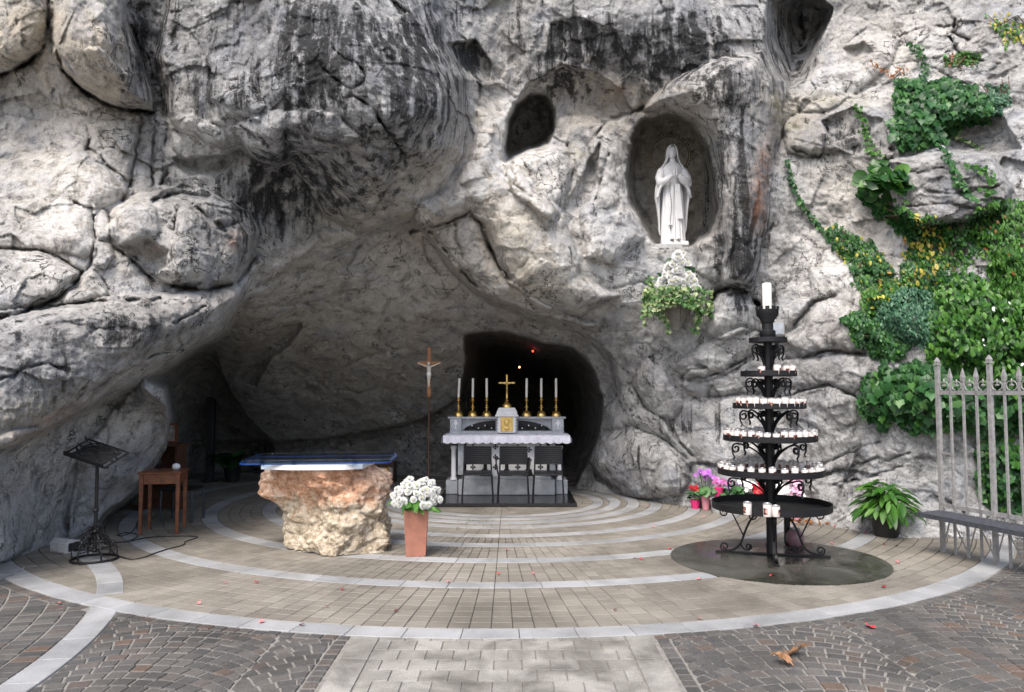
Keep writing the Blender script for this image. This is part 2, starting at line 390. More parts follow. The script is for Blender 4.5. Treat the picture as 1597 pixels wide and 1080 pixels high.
CRACKS = [ # half width, depth, line
 (4,.3,[(75,-50),(75,45),(66,78),(45,98),(20,112),(-60,130)]),(4,.28,[(80,60),(100,112),(130,142),(160,160),(190,170),(240,176)]),
 (2.5,.1,[(138,195),(140,215),(137,228)]),(3,.1,[(137,232),(150,240),(170,260),(195,280),(202,300)]),(4,.2,[(220,184),(214,220),(208,260),(203,292),(192,312)]),
 (3,.14,[(243,190),(240,225),(237,260),(238,290)]),(3,.12,[(262,195),(256,235),(262,270),(250,288)]),(3,.12,[(225,60),(232,100),(248,140),(262,180)]),(3,.12,[(205,40),(220,80),(240,130),(255,180)]),
 (3,.13,[(-60,386),(20,388),(65,390),(90,400),(128,425)]),(4,.25,[(128,425),(115,445),(90,465),(60,481),(20,493),(-60,505)]),(3.5,.16,[(60,482),(120,473),(180,468),(250,467)]),
 (2.5,.1,[(118,318),(145,325),(165,330),(173,342)]),(2.5,.12,[(146,335),(148,370),(142,410),(135,425)]),(3,.12,[(173,342),(171,372),(178,386)]),(4,.2,[(176,386),(200,400),(215,415),(240,440)]),
 (2.5,.08,[(145,420),(160,435),(170,455)]),(5,.22,[(240,314),(262,305),(285,301),(325,307)]),(2.5,.08,[(275,330),(270,360),(268,405)]),(3,.1,[(300,320),(330,345),(345,355),(352,362)]),
 (4,.2,[(268,446),(320,454),(355,446),(380,430),(402,395)]),(2.5,.07,[(270,505),(300,490),(320,478)]),(4,.12,[(-40,600),(20,587),(45,571),(75,567),(105,578),(112,600)]),(2.5,.07,[(225,560),(250,550),(285,546),(278,528)]),(2.5,.06,[(100,500),(140,512),(190,514)]),
 (3,.13,[(505,108),(525,125),(546,137),(546,148),(560,155),(578,165),(590,185),(608,210),(622,230),(634,258)]),(2,.07,[(546,137),(568,132),(570,118),(555,98),(535,90),(520,76)]),(2,.05,[(590,185),(592,160),(580,145)]),(2.5,.06,[(606,210),(618,195),(628,192)]),
 (2.5,.08,[(366,193),(385,203),(402,218),(412,222)]),(3,.12,[(445,205),(446,235),(440,265),(425,300),(412,345)]),(2.5,.07,[(425,300),(440,330),(436,355)]),(3,.08,[(350,125),(372,126)]),
 (3.5,.2,[(640,362),(665,357),(700,347),(732,333),(748,346),(756,372),(770,397),(783,422),(796,437)]),(2.5,.09,[(710,347),(712,375),(722,402)]),(2,.06,[(722,402),(735,430),(770,445)]),(5,.22,[(672,362),(700,397),(730,432),(760,461),(800,482),(860,500),(908,511)]),
 (1.8,.05,[(798,432),(820,407),(831,396)]),(3.5,.2,[(918,222),(938,200),(952,186),(985,176),(1003,168)]),(3,.12,[(885,225),(892,270),(882,318),(865,350)]),(3,.1,[(800,255),(805,290),(830,310)]),(2.5,.08,[(948,240),(935,290),(925,335)]),
 (4.5,.28,[(1104,500),(1115,456),(1140,449),(1165,458),(1182,476)]),(3.5,.14,[(1075,592),(1120,584),(1160,561),(1182,553)]),(4,.22,[(1238,508),(1258,484),(1270,471),(1300,462)]),(3.5,.16,[(1222,562),(1260,556),(1290,546),(1330,551),(1350,552)]),
 (3,.14,[(1215,622),(1260,608),(1290,600),(1312,606),(1336,620)]),(2.5,.08,[(1062,622),(1100,619),(1140,617),(1160,612)]),(3.5,.14,[(985,600),(1010,640),(1040,657),(1060,690),(1090,722),(1115,726)]),(5,.25,[(914,720),(935,746),(962,764)]),
 (3,.12,[(940,673),(990,667),(1042,690),(1072,720),(1078,738)]),(3,.12,[(1066,606),(1064,590),(1076,577),(1100,574)]),(2.5,.08,[(1170,382),(1200,360),(1220,320),(1226,308)]),(2.5,.07,[(1160,380),(1178,388),(1192,384)]),(4,.16,[(1221,160),(1218,215),(1205,250),(1196,295)]),
 (3,.12,[(1235,232),(1262,243),(1278,246),(1292,216)]),(3,.1,[(1290,200),(1293,225)]),(3,.09,[(1280,742),(1330,728),(1370,714)]),(2.5,.07,[(1280,728),(1310,712),(1345,700)]),(2.5,.07,[(1300,756),(1350,746),(1405,728)]),(2,.06,[(1330,700),(1375,690)]),(2,.06,[(1380,720),(1420,705)]),
 (4,.1,[(572,368),(550,400),(538,425)]),(3,.08,[(640,430),(600,480),(590,525)]),(3,.08,[(660,370),(665,400),(690,440)]),(4,.16,[(300,690),(430,691),(500,687),(560,677),(650,659),(722,624)]),(3,.07,[(410,445),(480,420),(570,382)]),(3,.06,[(420,480),(500,470),(560,490)]),(3,.06,[(480,610),(560,560),(650,540)]),
 (2.5,.06,[(1390,262),(1430,270),(1470,262)]),(2.5,.06,[(1440,298),(1500,302),(1570,288)]),(2.5,.06,[(1410,322),(1480,318),(1520,326)]),(2.5,.07,[(1400,60),(1430,45),(1500,40)]),(3,.1,[(1480,60),(1500,90),(1560,100)]),(2.5,.07,[(1440,100),(1500,130),(1560,140)]),(3,.14,[(1490,30),(1486,50),(1510,62)]),
 (2.5,.07,[(1030,430),(1050,415),(1080,420)]),(2.5,.08,[(960,450),(1000,440),(1030,455)]),(2,.05,[(880,60),(885,90),(872,112)]),
]
STRATA = [(1390,60),(1580,30),(1580,350),(1400,350)]   # thin bedded rock on the right
ev_out, ev_in = tps(ctrl), tps(ctrl_in)
def rock_depth(q):
    X = np.stack([q[:, 0], q[:, 1], np.zeros(len(q))], 1)
    wx = fbm(X / 60 + 3.1, 4, .55); wy = fbm(X / 60 + 41.7, 4, .55)
    qw = q + np.stack([wx, wy], 1) * 9
    Y = ev_out(q)
    d = sdf(CAVE, qw); m = np.clip(d / 16 + .12, 0, 1); m = m * m * (3 - 2 * m)
    Yi = ev_in(np.clip(q, [100, 300], [1000, 900]))
    Y = np.where(m > 0, Y + (np.maximum(Yi, Y - .3) - Y) * m, Y)
    for poly, off, r in SHAPES:
        p = np.array(poly); lo, hi = p.min(0) - 14, p.max(0) + 14
        s = np.where(((q > lo) & (q < hi)).all(1))[0]
        d = sdf(poly, qw[s]); t = np.clip((d + 2.5) / r, 0, 1)
        prof = np.sqrt(np.clip(1 - (1 - t) ** 2, 0, 1)) if off < 2 else t * t * (3 - 2 * t) * .75 + .25 * np.clip((d + 2) / 6, 0, 1)
        Y[s] += off * prof
    qs = q + np.stack([fbm(X / 14 + 9, 3, .6), fbm(X / 14 + 77, 3, .6)], 1) * 5
    dm = np.clip(.85 + 1.6 * fbm(X / 30 + 200, 2), .12, 1.3)
    for w, dep, pl in CRACKS:
        p = np.array(pl); lo, hi = p.min(0) - 6 * w, p.max(0) + 6 * w
        s = np.where(((q > lo) & (q < hi)).all(1))[0]
        d = pdist(pl, qs[s])
        Y[s] += dm[s] * (dep * np.exp(-(d / (w * .62)) ** 2) + dep * .2 * np.exp(-(d / (w * 2.5)) ** 2))
    # relief
    c, sn = math.cos(PITCH), math.sin(PITCH)
    a, b = (q[:, 0] - CX) / F_PX, -(q[:, 1] - CY) / F_PX
    fy, fz = c - b * sn, sn + b * c; k = Y / fy
    W = np.stack([a * k, Y, CAM_Z + fz * k], 1)
    inside = np.clip(sdf(CAVE, q) / 40, 0, 1)
    am = .86 - .38 * inside
    for cx, cy, rx, ry, k in ((110, 330, 120, 130, .6), (70, 770, 130, 100, .6), (1110, 670, 90, 60, .55), (960, 420, 130, 90, .35), (1150, 330, 60, 140, .3), (1010, 650, 90, 110, .4), (200, 690, 60, 100, .5), (1270, 470, 90, 80, .3), (1310, 100, 90, 60, .4)):
        am = am * (1 - k * np.exp(-(((q[:, 0] - cx) / rx) ** 2 + ((q[:, 1] - cy) / ry) ** 2)))
    Wd = W + .25 * np.stack([fbm(W * .9 + 5, 3), fbm(W * .9 + 25, 3), fbm(W * .9 + 45, 3)], 1)
    Y = Y + am * (.20 * fbm(Wd * .75, 4, .55) - .10 * (fbm(Wd * 1.5 + 30, 4, .5, ridged=True) - .3) - .055 * (fbm(Wd * np.array([4, 4, 2.6]) + 60, 4, .6, ridged=True) - .3)
                  + .03 * fbm(Wd * 13, 4, .68))
    # broken facets: tilted blocks with small steps between them
    for cell, amp, sd in ((.75, .09, 3), (.32, .035, 8)):
        Wc = (W + .16 * cell * np.stack([fbm(W * 2.2 / cell * .5 + 7, 2), fbm(W * 2.2 / cell * .5 + 27, 2), fbm(W * 2.2 / cell * .5 + 67, 2)], 1)) / cell; Wc = Wc * np.array([1, .6, 1.25]); base_i = np.floor(Wc).astype(int)
        best = np.full(len(W), 1e9); val = np.zeros(len(W))
        for dx in (-1, 0, 1):
            for dy in (-1, 0, 1):
                for dz in (-1, 0, 1):
                    ci = base_i + np.array([dx, dy, dz]); h_ = _perm[(_perm[(_perm[ci[:, 0] & 255] + ci[:, 1]) & 255] + ci[:, 2] + sd) & 255]
                    pt_ = ci + .5 + .45 * _g[h_]; dd = Wc - pt_; d2 = (dd * dd).sum(1); g_ = _g[(h_ + 91) & 255]
                    v_ = g_[:, 0] * .25 + dd[:, 0] * g_[:, 1] * 1.1 + dd[:, 2] * g_[:, 2] * 1.1; k_ = d2 < best
                    best = np.where(k_, d2, best); val = np.where(k_, v_, val)
        Y = Y + am * amp * val
    # rough pitting, stronger on the weathered bosses
    pit = fbm(Wd * np.array([9, 9, 6]) + 90, 3, .6); Y = Y + am * .05 * np.clip(pit - .18, 0, 1)
    # grain of the cave ceiling runs with the slope
    sl = np.stack([(q[:, 0] + q[:, 1] * .9) / 26, (q[:, 1] - q[:, 0] * .45) / 90, Y * 0], 1)
    Y = Y + inside * .07 * fbm(sl, 4, .6)
    ds = np.clip(sdf(STRATA, q) / 30, 0, 1)
    Y = Y + ds * .07 * fbm(np.stack([q[:, 0] / 45, (q[:, 1] + q[:, 0] * .1 + 14 * wx) / 11, Y * 0 + 3], 1), 4, .55)
    return Y
gx = np.concatenate([np.arange(-420, -20, 12), np.arange(-20, 1620, 2.), np.arange(1620, 2030, 12)])
gy = np.concatenate([np.arange(-700, -10, 14), np.arange(-10, 905, 2.), np.arange(905, 990, 12)])
GX, GY = np.meshgrid(gx, gy); Q = np.stack([GX.ravel(), GY.ravel()], 1)
YY = rock_depth(Q)
c_, s_ = math.cos(PITCH), math.sin(PITCH)
a_, b_ = (Q[:, 0] - CX) / F_PX, -(Q[:, 1] - CY) / F_PX
fy_, fz_ = c_ - b_ * s_, s_ + b_ * c_
WV = np.stack([a_ * YY / fy_, YY, CAM_Z + fz_ * YY / fy_], 1)
DEPTH = YY.reshape(GX.shape)
def rockY(px, py):
    i = min(max(np.searchsorted(gx, px) - 1, 0), len(gx) - 2); j = min(max(np.searchsorted(gy, py) - 1, 0), len(gy) - 2)
    u = (px - gx[i]) / (gx[i + 1] - gx[i]); v = (py - gy[j]) / (gy[j + 1] - gy[j])
    return (DEPTH[j, i] * (1 - u) + DEPTH[j, i + 1] * u) * (1 - v) + (DEPTH[j + 1, i] * (1 - u) + DEPTH[j + 1, i + 1] * u) * v
def rock_at(px, py, off=0.0): return P(px, py, rockY(px, py) - off)
nx, ny = len(gx), len(gy)
ii = (np.arange(ny - 1)[:, None] * nx + np.arange(nx - 1)[None]).ravel()
rock_me = np_mesh('rock_face', WV, np.stack([ii, ii + nx, ii + nx + 1, ii + 1], 1))
# growths and stains of the stone, plus shade painted into the cave and top right hollow: (channel, strength, centre column, row, half width, half height, turn)
BLOBS = [
 ('stain_shade',-.7,110,300,120,120,0),('stain_shade',-.6,740,300,80,70,0),('stain_shade',-.4,830,200,60,60,0),('stain_shade',-.4,960,420,140,70,0),('stain_shade',-.5,70,770,120,110,0),('stain_shade',-.4,1380,740,130,70,0),('stain_shade',-.35,1280,450,90,80,0),('stain_shade',-.4,1320,90,90,50,0),('stain_shade',-.35,1130,690,90,50,0),('stain_shade',-.3,550,520,220,150,0),('stain_shade',-.4,300,220,60,40,0),('stain_shade',-.3,1460,140,110,80,0),
 ('stain_shade',.6,560,90,140,90,0),('stain_shade',.55,650,90,60,110,0),('stain_shade',.5,640,250,90,60,-.5),('stain_shade',.55,500,290,90,60,.3),('stain_shade',.3,470,140,50,120,0),('stain_shade',.5,470,30,80,30,0),
 ('stain_shade',.8,225,80,34,110,.25),('stain_shade',.75,245,235,26,60,0),('stain_shade',.45,290,370,110,70,0),('stain_shade',.35,150,520,130,30,0),('stain_shade',.3,60,620,90,50,0),('stain_shade',.4,60,460,50,30,0),
 ('stain_shade',.65,910,70,50,50,0),('stain_shade',.5,850,70,50,40,0),('stain_shade',.85,1040,90,55,60,0),('stain_shade',.5,1000,60,120,40,0),('stain_shade',.6,875,135,60,24,0),('stain_shade',.75,740,95,26,34,.3),('stain_shade',.5,1150,130,40,40,0),('stain_shade',.75,1160,320,34,140,0),('stain_shade',.4,1115,250,26,90,0),
 ('stain_shade',.75,1330,215,55,34,.2),('stain_shade',.5,1180,470,60,20,0),('stain_shade',.45,1150,400,60,60,0),('stain_shade',.3,1140,660,60,24,0),('stain_shade',.5,1070,660,40,30,0),('stain_shade',.3,1000,720,50,50,0),('stain_shade',.35,1330,500,80,30,0),('stain_shade',.3,1300,720,70,40,0),('stain_shade',.35,1480,340,90,16,0),('stain_shade',.75,1240,70,55,75,0),('stain_shade',.35,420,340,60,60,0),('stain_shade',.3,960,300,30,60,.3),('stain_shade',.3,880,400,40,70,0),  # real stains, except the top right hollow, where the blob paints its shade
 ('warm',.8,1050,280,60,90,0),('stain_shade',.4,320,90,80,80,0),('stain_shade',.4,480,120,60,80,0),('stain_shade',.4,330,150,50,40,0),('stain_shade',.45,400,300,70,60,0),('stain_shade',.35,1100,60,60,60,0),('stain_shade',.35,1200,620,60,60,0),('stain_shade',.3,1010,560,50,60,0),('stain_shade',.4,230,500,110,40,0),('stain_shade',.4,60,560,70,50,0),('stain_shade',.3,120,150,40,30,.5),
 ('warm',1.3,150,90,90,70,.5),('warm',1.2,30,60,60,60,0),('warm',.7,760,240,90,160,0),('warm',.5,850,420,100,60,0),('warm',.8,900,150,60,50,0),('warm',.4,1150,120,60,50,0),('warm',.5,1250,180,60,40,0),('warm',.85,120,310,120,150,0),('warm',.8,700,310,60,40,-.4),('warm',.6,800,340,80,100,0),('warm',.45,1350,450,120,100,0),('warm',.5,1000,150,90,40,0),('warm',.4,60,670,110,40,0),('warm',.9,550,500,260,170,0),('warm',.4,1330,280,80,80,0),('warm',.3,1080,300,80,120,0),('warm',.5,1400,80,150,60,0),('warm',.4,600,300,120,60,0),
 ('moss',.7,1214,170,10,26,-.2),('moss',.5,1300,155,70,10,0),('moss',.6,895,237,12,14,0),('moss',.35,1050,200,50,22,0),('moss',.4,1240,200,20,30,0),('moss',.35,820,390,20,40,0),('moss',.3,870,450,40,20,0),('moss',.3,50,640,70,20,-.4),
 ('rust',.6,1190,270,12,50,.15),('rust',.5,1185,330,10,30,0),('rust',.5,365,375,10,14,0),('rust',.5,970,140,12,8,0),('rust',.4,240,395,14,10,0),('rust',.4,80,655,60,10,-.45),
 ('pale',.6,640,110,14,130,.05),('pale',.7,215,680,45,80,.4),('pale',.5,70,760,70,70,0),('pale',.35,560,450,160,60,0),('pale',.5,520,170,40,60,0),('pale',.6,820,170,60,90,0),('pale',.5,800,260,70,80,0),('pale',.5,960,30,160,14,0),('pale',.5,1300,120,80,40,-.4),('pale',.7,120,320,110,110,0),('pale',.6,730,290,60,50,-.4),('pale',.5,860,360,60,80,0),('pale',.5,960,330,50,80,0),('pale',.5,1060,440,90,50,0),('pale',.45,1250,430,80,80,0),('pale',.6,385,440,22,26,.6),('pale',.5,1120,420,40,40,0),('pale',.5,1380,730,110,60,0),('pale',.4,340,210,70,50,0),('pale',.4,1000,350,40,60,0),('pale',.45,920,420,60,50,0),('pale',.4,1460,130,100,60,0),('pale',.4,1310,430,70,60,0),('pale',.5,650,300,30,20,0),('pale',.3,1120,660,60,40,0),
 ('cave_shade',.75,830,640,120,130,0),('cave_shade',.35,320,650,90,110,0),('cave_shade',.42,520,600,240,140,0),  # painted shade: darkens the hole behind the altar, left interior and ceiling
]
masks = {k: np.zeros(len(Q)) for k in ('stain_shade', 'warm', 'moss', 'rust', 'pale', 'cave_shade')}
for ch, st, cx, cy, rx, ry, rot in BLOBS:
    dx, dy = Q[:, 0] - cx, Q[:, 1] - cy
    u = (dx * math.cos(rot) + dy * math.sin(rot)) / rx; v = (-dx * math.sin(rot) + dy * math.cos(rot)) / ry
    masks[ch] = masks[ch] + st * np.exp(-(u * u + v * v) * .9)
for nm, chs in (('growth_shade', ('stain_shade', 'warm', 'moss')), ('mineral_shade', ('rust', 'pale', 'cave_shade'))):
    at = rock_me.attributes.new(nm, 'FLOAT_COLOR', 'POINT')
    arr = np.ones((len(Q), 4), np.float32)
    for k, ch in enumerate(chs): arr[:, k] = np.clip(masks[ch], -1 if ch == 'stain_shade' else 0, 1)
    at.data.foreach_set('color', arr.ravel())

def rock_material():
    m, nt, ns, ls, b = new_mat('limestone')
    tc = N(nt, 'ShaderNodeTexCoord').outputs['Object']
    mp = N(nt, 'ShaderNodeMapping'); mp.inputs['Scale'].default_value = (4.2, 4.2, .32); ls.new(tc, mp.inputs[0])
    g1 = N(nt, 'ShaderNodeSeparateColor'); a1 = N(nt, 'ShaderNodeAttribute', attribute_name='growth_shade'); ls.new(a1.outputs['Color'], g1.inputs[0])
    g2 = N(nt, 'ShaderNodeSeparateColor'); a2 = N(nt, 'ShaderNodeAttribute', attribute_name='mineral_shade'); ls.new(a2.outputs['Color'], g2.inputs[0])
    n1 = noise_node(nt, .8, 5, .62, tc, .3).outputs[0]; n2 = noise_node(nt, 4.5, 7, .74, tc, .5).outputs[0]
    n3 = noise_node(nt, 24, 4, .75, tc).outputs[0]; n4 = noise_node(nt, 110, 2, .7, tc).outputs[0]
    st = noise_node(nt, 1.6, 6, .66, mp.outputs[0], .12).outputs[0]
    def sm(x, lo, hi):
        n = N(nt, 'ShaderNodeMapRange'); n.interpolation_type = 'SMOOTHSTEP'; n.inputs[1].default_value = lo; n.inputs[2].default_value = hi; ls.new(x, n.inputs[0]); return n.outputs[0]
    mul = lambda a, c_: math_node(nt, 'MULTIPLY', a, c_)
    base = ramp(nt, [(.35, (.1, .1, .103)), (.45, (.29, .29, .29)), (.54, (.5, .5, .495)), (.66, (.78, .78, .77))])
    ls.new(math_node(nt, 'MULTIPLY_ADD', n1, .45, mul(n2, .55)), base.inputs[0])
    c = base.outputs[0]
    c = mix_node(nt, mul(math_node(nt, 'MULTIPLY', g1.outputs[1], sm(n2, .28, .52), clamp=True), .72), c, (.57, .495, .385))
    c = mix_node(nt, mul(math_node(nt, 'MULTIPLY', g2.outputs[1], sm(n2, .38, .56), clamp=True), 1.0), c, (.76, .755, .74))
    c = mix_node(nt, mul(sm(noise_node(nt, 1.1, 4, .6, tc, 1).outputs[0], .5, .64), .3), c, (.36, .39, .46))
    c = mix_node(nt, mul(math_node(nt, 'MULTIPLY', g1.outputs[0], sm(st, .3, .52), clamp=True), .9), c, (.17, .175, .19))
    # dark lichen and water streaks, also the shade painted in the top right hollow
    sv = math_node(nt, 'MULTIPLY_ADD', st, 5.0, -2.85)
    sv = math_node(nt, 'ADD', sv, math_node(nt, 'MULTIPLY_ADD', n2, 1.5, -.75))
    sv = math_node(nt, 'ADD', sv, math_node(nt, 'MULTIPLY_ADD', n3, 1.5, -.75))
    sv = math_node(nt, 'MULTIPLY_ADD', g1.outputs[0], 1.1, sv)
    dk = mix_node(nt, n3, (.008, .008, .009), (.05, .05, .05))
    c = mix_node(nt, mul(sm(sv, .05, .75), .92), c, dk)
    c = mix_node(nt, math_node(nt, 'MULTIPLY', g1.outputs[2], sm(n3, .4, .6), clamp=True), c, (.26, .21, .05))
    c = mix_node(nt, mul(math_node(nt, 'MULTIPLY', g2.outputs[0], sm(n2, .36, .58), clamp=True), .9), c, (.36, .14, .05))
    c = mix_node(nt, mul(g2.outputs[2], .8), c, (.045, .04, .035))  # cave shade mixed into the rock colour
    # pale lichen flecks, dark pits, grain
    c = mix_node(nt, mul(sm(n3, .6, .68), .32), c, (.7, .7, .68))
    pits = math_node(nt, 'MULTIPLY', math_node(nt, 'SUBTRACT', 1, sm(n3, .32, .42)), sm(n2, .62, .44))
    c = mix_node(nt, mul(pits, .45), c, (.04, .04, .04))
    gr = ramp(nt, [(.3, (.6, .6, .6)), (.5, (1, 1, 1)), (.7, (1.2, 1.2, 1.2))]); ls.new(n4, gr.inputs[0])
    c = mix_node(nt, .9, c, gr.outputs[0], 'MULTIPLY')
    # hairline cracks filled with dirt
    vk = noise_node(nt, 2.0, 6, .62, tc, .5).outputs[0]
    cr = math_node(nt, 'SUBTRACT', 1, sm(math_node(nt, 'ABSOLUTE', math_node(nt, 'SUBTRACT', vk, .5)), .002, .012))
    cm = math_node(nt, 'MULTIPLY', cr, sm(n1, .48, .57))
    c = mix_node(nt, mul(cm, .85), c, (.025, .024, .022))
    ls.new(c, b.inputs['Base Color']); b.inputs['Roughness'].default_value = .9; b.inputs['Specular IOR Level'].default_value = .2
    h = math_node(nt, 'MULTIPLY_ADD', n2, .75, math_node(nt, 'MULTIPLY_ADD', n3, .5, mul(n4, .12)))
    h = math_node(nt, 'MULTIPLY_ADD', pits, -.12, h)
    bump_to(nt, b, math_node(nt, 'MULTIPLY_ADD', cm, -.22, h), .9, .075)
    return m
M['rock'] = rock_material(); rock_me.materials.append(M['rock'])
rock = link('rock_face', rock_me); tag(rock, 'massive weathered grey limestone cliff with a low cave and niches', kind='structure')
# ================================================================ GROUND AND PAVING
RC = (-.159, 12.78)                                   # centre of the ring paving
RINGS = [(6.946,.24),(5.519,.22),(4.484,.22),(3.661,.21),(3.077,.2),(2.485,.2),(2.133,.2),(1.84,.19),(1.57,.18)]
LC, LR, LW = (-9.03, 4.41), 6.02, .22
POOL = (2.84, 8.36, 1.12)
PATH = (-1.17, 1.03)
M['mortar'] = simple('pale_mortar', (.23, .22, .2), .9, 0, .3, 20, .3)
M['joint'] = simple('dark_joint', (.055, .05, .045), .9, 0, .3, 20, .3)
M['tile'] = stone_piece('tan_paver', [(0, (.185, .168, .143)), (.5, (.21, .192, .164)), (1, (.238, .218, .188))], .7, 90, .3, .25, .9, (1.2, 1.2, 1.19))
M['slab'] = stone_piece('pale_granite', [(0, (.285, .292, .302)), (1, (.36, .364, .37))], .65, 140, .3, .15, 1.6, (1.1, 1.1, 1.1))
M['cobble'] = stone_piece('porphyry_cobble', [(0, (.085, .083, .081)), (.45, (.11, .105, .101)), (.78, (.14, .132, .122)), (.92, (.12, .096, .084)), (.98, (.15, .105, .08)), (1, (.15, .145, .135))], .55, 60, .4, .5, 1.6)
M['path'] = stone_piece('grey_concrete_paver', [(0, (.155, .147, .128)), (1, (.21, .2, .18))], .8, 120, .4, .35, 2.4, (1.75, 1.78, 1.8))
gm = MB(); gm.add([(-150, -150, -.045), (150, -150, -.045), (150, 150, -.045), (-150, 150, -.045)], [(0, 1, 2, 3)])
ground = gm.build('ground', M['mortar']); tag(ground, kind='structure')

def hidden(x, y):      # behind the rock
    px, py = pix(x, y, 0)
    if not (-300 < px < 1900) or py > 985: return False
    return y > rockY(px, py) + .35
def in_view(x, y, mx=40):
    if y < .5: return False
    px, py = pix(x, y, 0); return -mx < px < 1597 + mx and py < 1080 + mx
def ring_piece(r0, r1, a0, a1, z0, z1, g, seg=1):      # one stone of a ring with a joint all round and a small chamfer
    g2 = g * .5; c = .004
    def arc(r, aa, bb, z): return [(RC[0] + r * math.cos(aa + (bb - aa) * k / seg), RC[1] + r * math.sin(aa + (bb - aa) * k / seg), z) for k in range(seg + 1)]
    def ringpts(e, z):
        ea = (g2 + e) / ((r0 + r1) / 2); gr_ = g2 * 1.7
        return arc(r0 + gr_ + e, a0 + ea, a1 - ea, z) + arc(r1 - gr_ - e, a1 - ea, a0 + ea, z)
    return [ringpts(0, z0), ringpts(0, z1 - c), ringpts(c, z1)]
def piece_mesh(rings, bottom=False):
    n = len(rings[0]); v = [p for r in rings for p in r]; f = []
    for i in range(len(rings) - 1):
        for j in range(n): f.append((i * n + j, i * n + (j + 1) % n, (i + 1) * n + (j + 1) % n, (i + 1) * n + j))
    f.append(tuple(range((len(rings) - 1) * n, len(rings) * n)))
    return v, f
def lay(parent, pieces, name, mat, limit=300):
    """pieces: (verts, faces, cx, cy). The ones that show largest become parts, the rest one joined part."""
    pieces = sorted(pieces, key=lambda p: (0 if in_view(p[2], p[3], 0) else 1, p[3] ** 2 + .3 * p[2] ** 2))
    for v, f, cx, cy in pieces[:limit]:
        me = bpy.data.meshes.new(name); me.from_pydata([(x - cx, y - cy, z) for x, y, z in v], [], f); me.materials.append(mat); me.update()
        link(name, me, parent, (cx, cy, 0))
    rest = pieces[limit:]
    if rest:
        mb = MB()
        for v, f, cx, cy in rest: mb.add(v, f)
        me = bpy.data.meshes.new(name + '_field'); me.from_pydata(mb.v, [], mb.f); me.materials.append(mat); me.update()
        o = link(name + '_field', me, parent); o['kind'] = 'stuff'

# ---- round floor
bed = MB(); rr_ = RINGS[0][0] + .12
bed.v = [(RC[0] + rr_ * math.cos(2 * math.pi * k / 160), RC[1] + rr_ * math.sin(2 * math.pi * k / 160), -.011) for k in range(160)] + [(RC[0] + rr_ * math.cos(2 * math.pi * k / 160), RC[1] + rr_ * math.sin(2 * math.pi * k / 160), -.044) for k in range(160)]
bed.f = [tuple(range(160))] + [(k, (k + 1) % 160, (k + 1) % 160 + 160, k + 160) for k in range(160)]
floor = bed.build('grotto_floor', M['joint']); tag(floor, kind='structure')
NC = 256; DA = 2 * math.pi / NC; A0 = -math.pi / 2
tiles, slabs = [], []
def jig(s): return random.uniform(-s, s)
edges = []
for k in range(len(RINGS)):
    r_out = RINGS[k][0] - RINGS[k][1] / 2
    r_in = RINGS[k + 1][0] + RINGS[k + 1][1] / 2 if k + 1 < len(RINGS) else 0
    edges.append((r_in, r_out))
for k, (ri, ro) in enumerate(edges):
    nrow = max(1, round((ro - ri) / .155)) if k < len(edges) - 1 else 9
    for row in range(nrow):
        r0 = ri + (ro - ri) * row / nrow; r1 = ri + (ro - ri) * (row + 1) / nrow
        if r1 < .15: continue
        mult = 1 if r0 > 2.9 else (2 if r0 > 1.4 else (4 if r0 > .6 else 8))
        for c in range(0, NC, mult):
            a0 = A0 + c * DA; a1 = a0 + DA * mult; am, rm = (a0 + a1) / 2, (r0 + r1) / 2
            x, y = RC[0] + rm * math.cos(am), RC[1] + rm * math.sin(am)
            if hidden(x, y) or math.hypot(x - POOL[0], y - POOL[1]) < POOL[2] - .12: continue
            dl = math.hypot(x - LC[0], y - LC[1]) - LR
            if abs(dl) < LW / 2 - .1 and y < 9.4: continue
            z = jig(.0016)
            v, f = piece_mesh(ring_piece(r0, r1, a0, a1, -.03, z, .0055 if r0 > 3 else .003)); tiles.append((v, f, x, y))
for k, (r, w) in enumerate(RINGS):
    n = int(2 * math.pi * r / .425); n -= n % 2
    for c in range(n):
        a0 = A0 + (c + (.5 if k == 0 else 0)) * 2 * math.pi / n; a1 = a0 + 2 * math.pi / n; am = (a0 + a1) / 2
        x, y = RC[0] + r * math.cos(am), RC[1] + r * math.sin(am)
        if hidden(x, y) or math.hypot(x - POOL[0], y - POOL[1]) < POOL[2] - .15: continue
        v, f = piece_mesh(ring_piece(r - w / 2, r + w / 2, a0, a1, -.03, .0015 + jig(.0012), .005, 3)); slabs.append((v, f, x, y))
lay(floor, tiles, 'paver', M['tile']); lay(floor, slabs, 'ring_slab', M['slab'])
# pale band curving out of the circle at the left
lb = []
n = int(2 * math.pi * LR / .43)
for c in range(n):
    a0 = c * 2 * math.pi / n; a1 = a0 + 2 * math.pi / n; am = (a0 + a1) / 2
    x, y = LC[0] + LR * math.cos(am), LC[1] + LR * math.sin(am)
    if x < -6.5 or y < 1.5 or y > 9.6 or hidden(x, y): continue
    if abs(math.hypot(x - RC[0], y - RC[1]) - RINGS[0][0]) < .26: zt = -.001
    else: zt = .005
    rings = []
    for e, z in ((0, -.03), (0, zt - .004), (.004, zt)):
        ea = (.0025 + e) / LR
        rings.append([(LC[0] + (LR - LW / 2 + e) * math.cos(t), LC[1] + (LR - LW / 2 + e) * math.sin(t), z) for t in np.linspace(a0 + ea, a1 - ea, 4)] +
                     [(LC[0] + (LR + LW / 2 - e) * math.cos(t), LC[1] + (LR + LW / 2 - e) * math.sin(t), z) for t in np.linspace(a1 - ea, a0 + ea, 4)])
    v, f = piece_mesh(rings); lb.append((v, f, x, y))
band = MB(); band.v = [(-6.6, 1.4, -.0435), (-2.7, 1.4, -.0435), (-2.7, 9.6, -.0435), (-6.6, 9.6, -.0435)]; band.f = [(0, 1, 2, 3)]
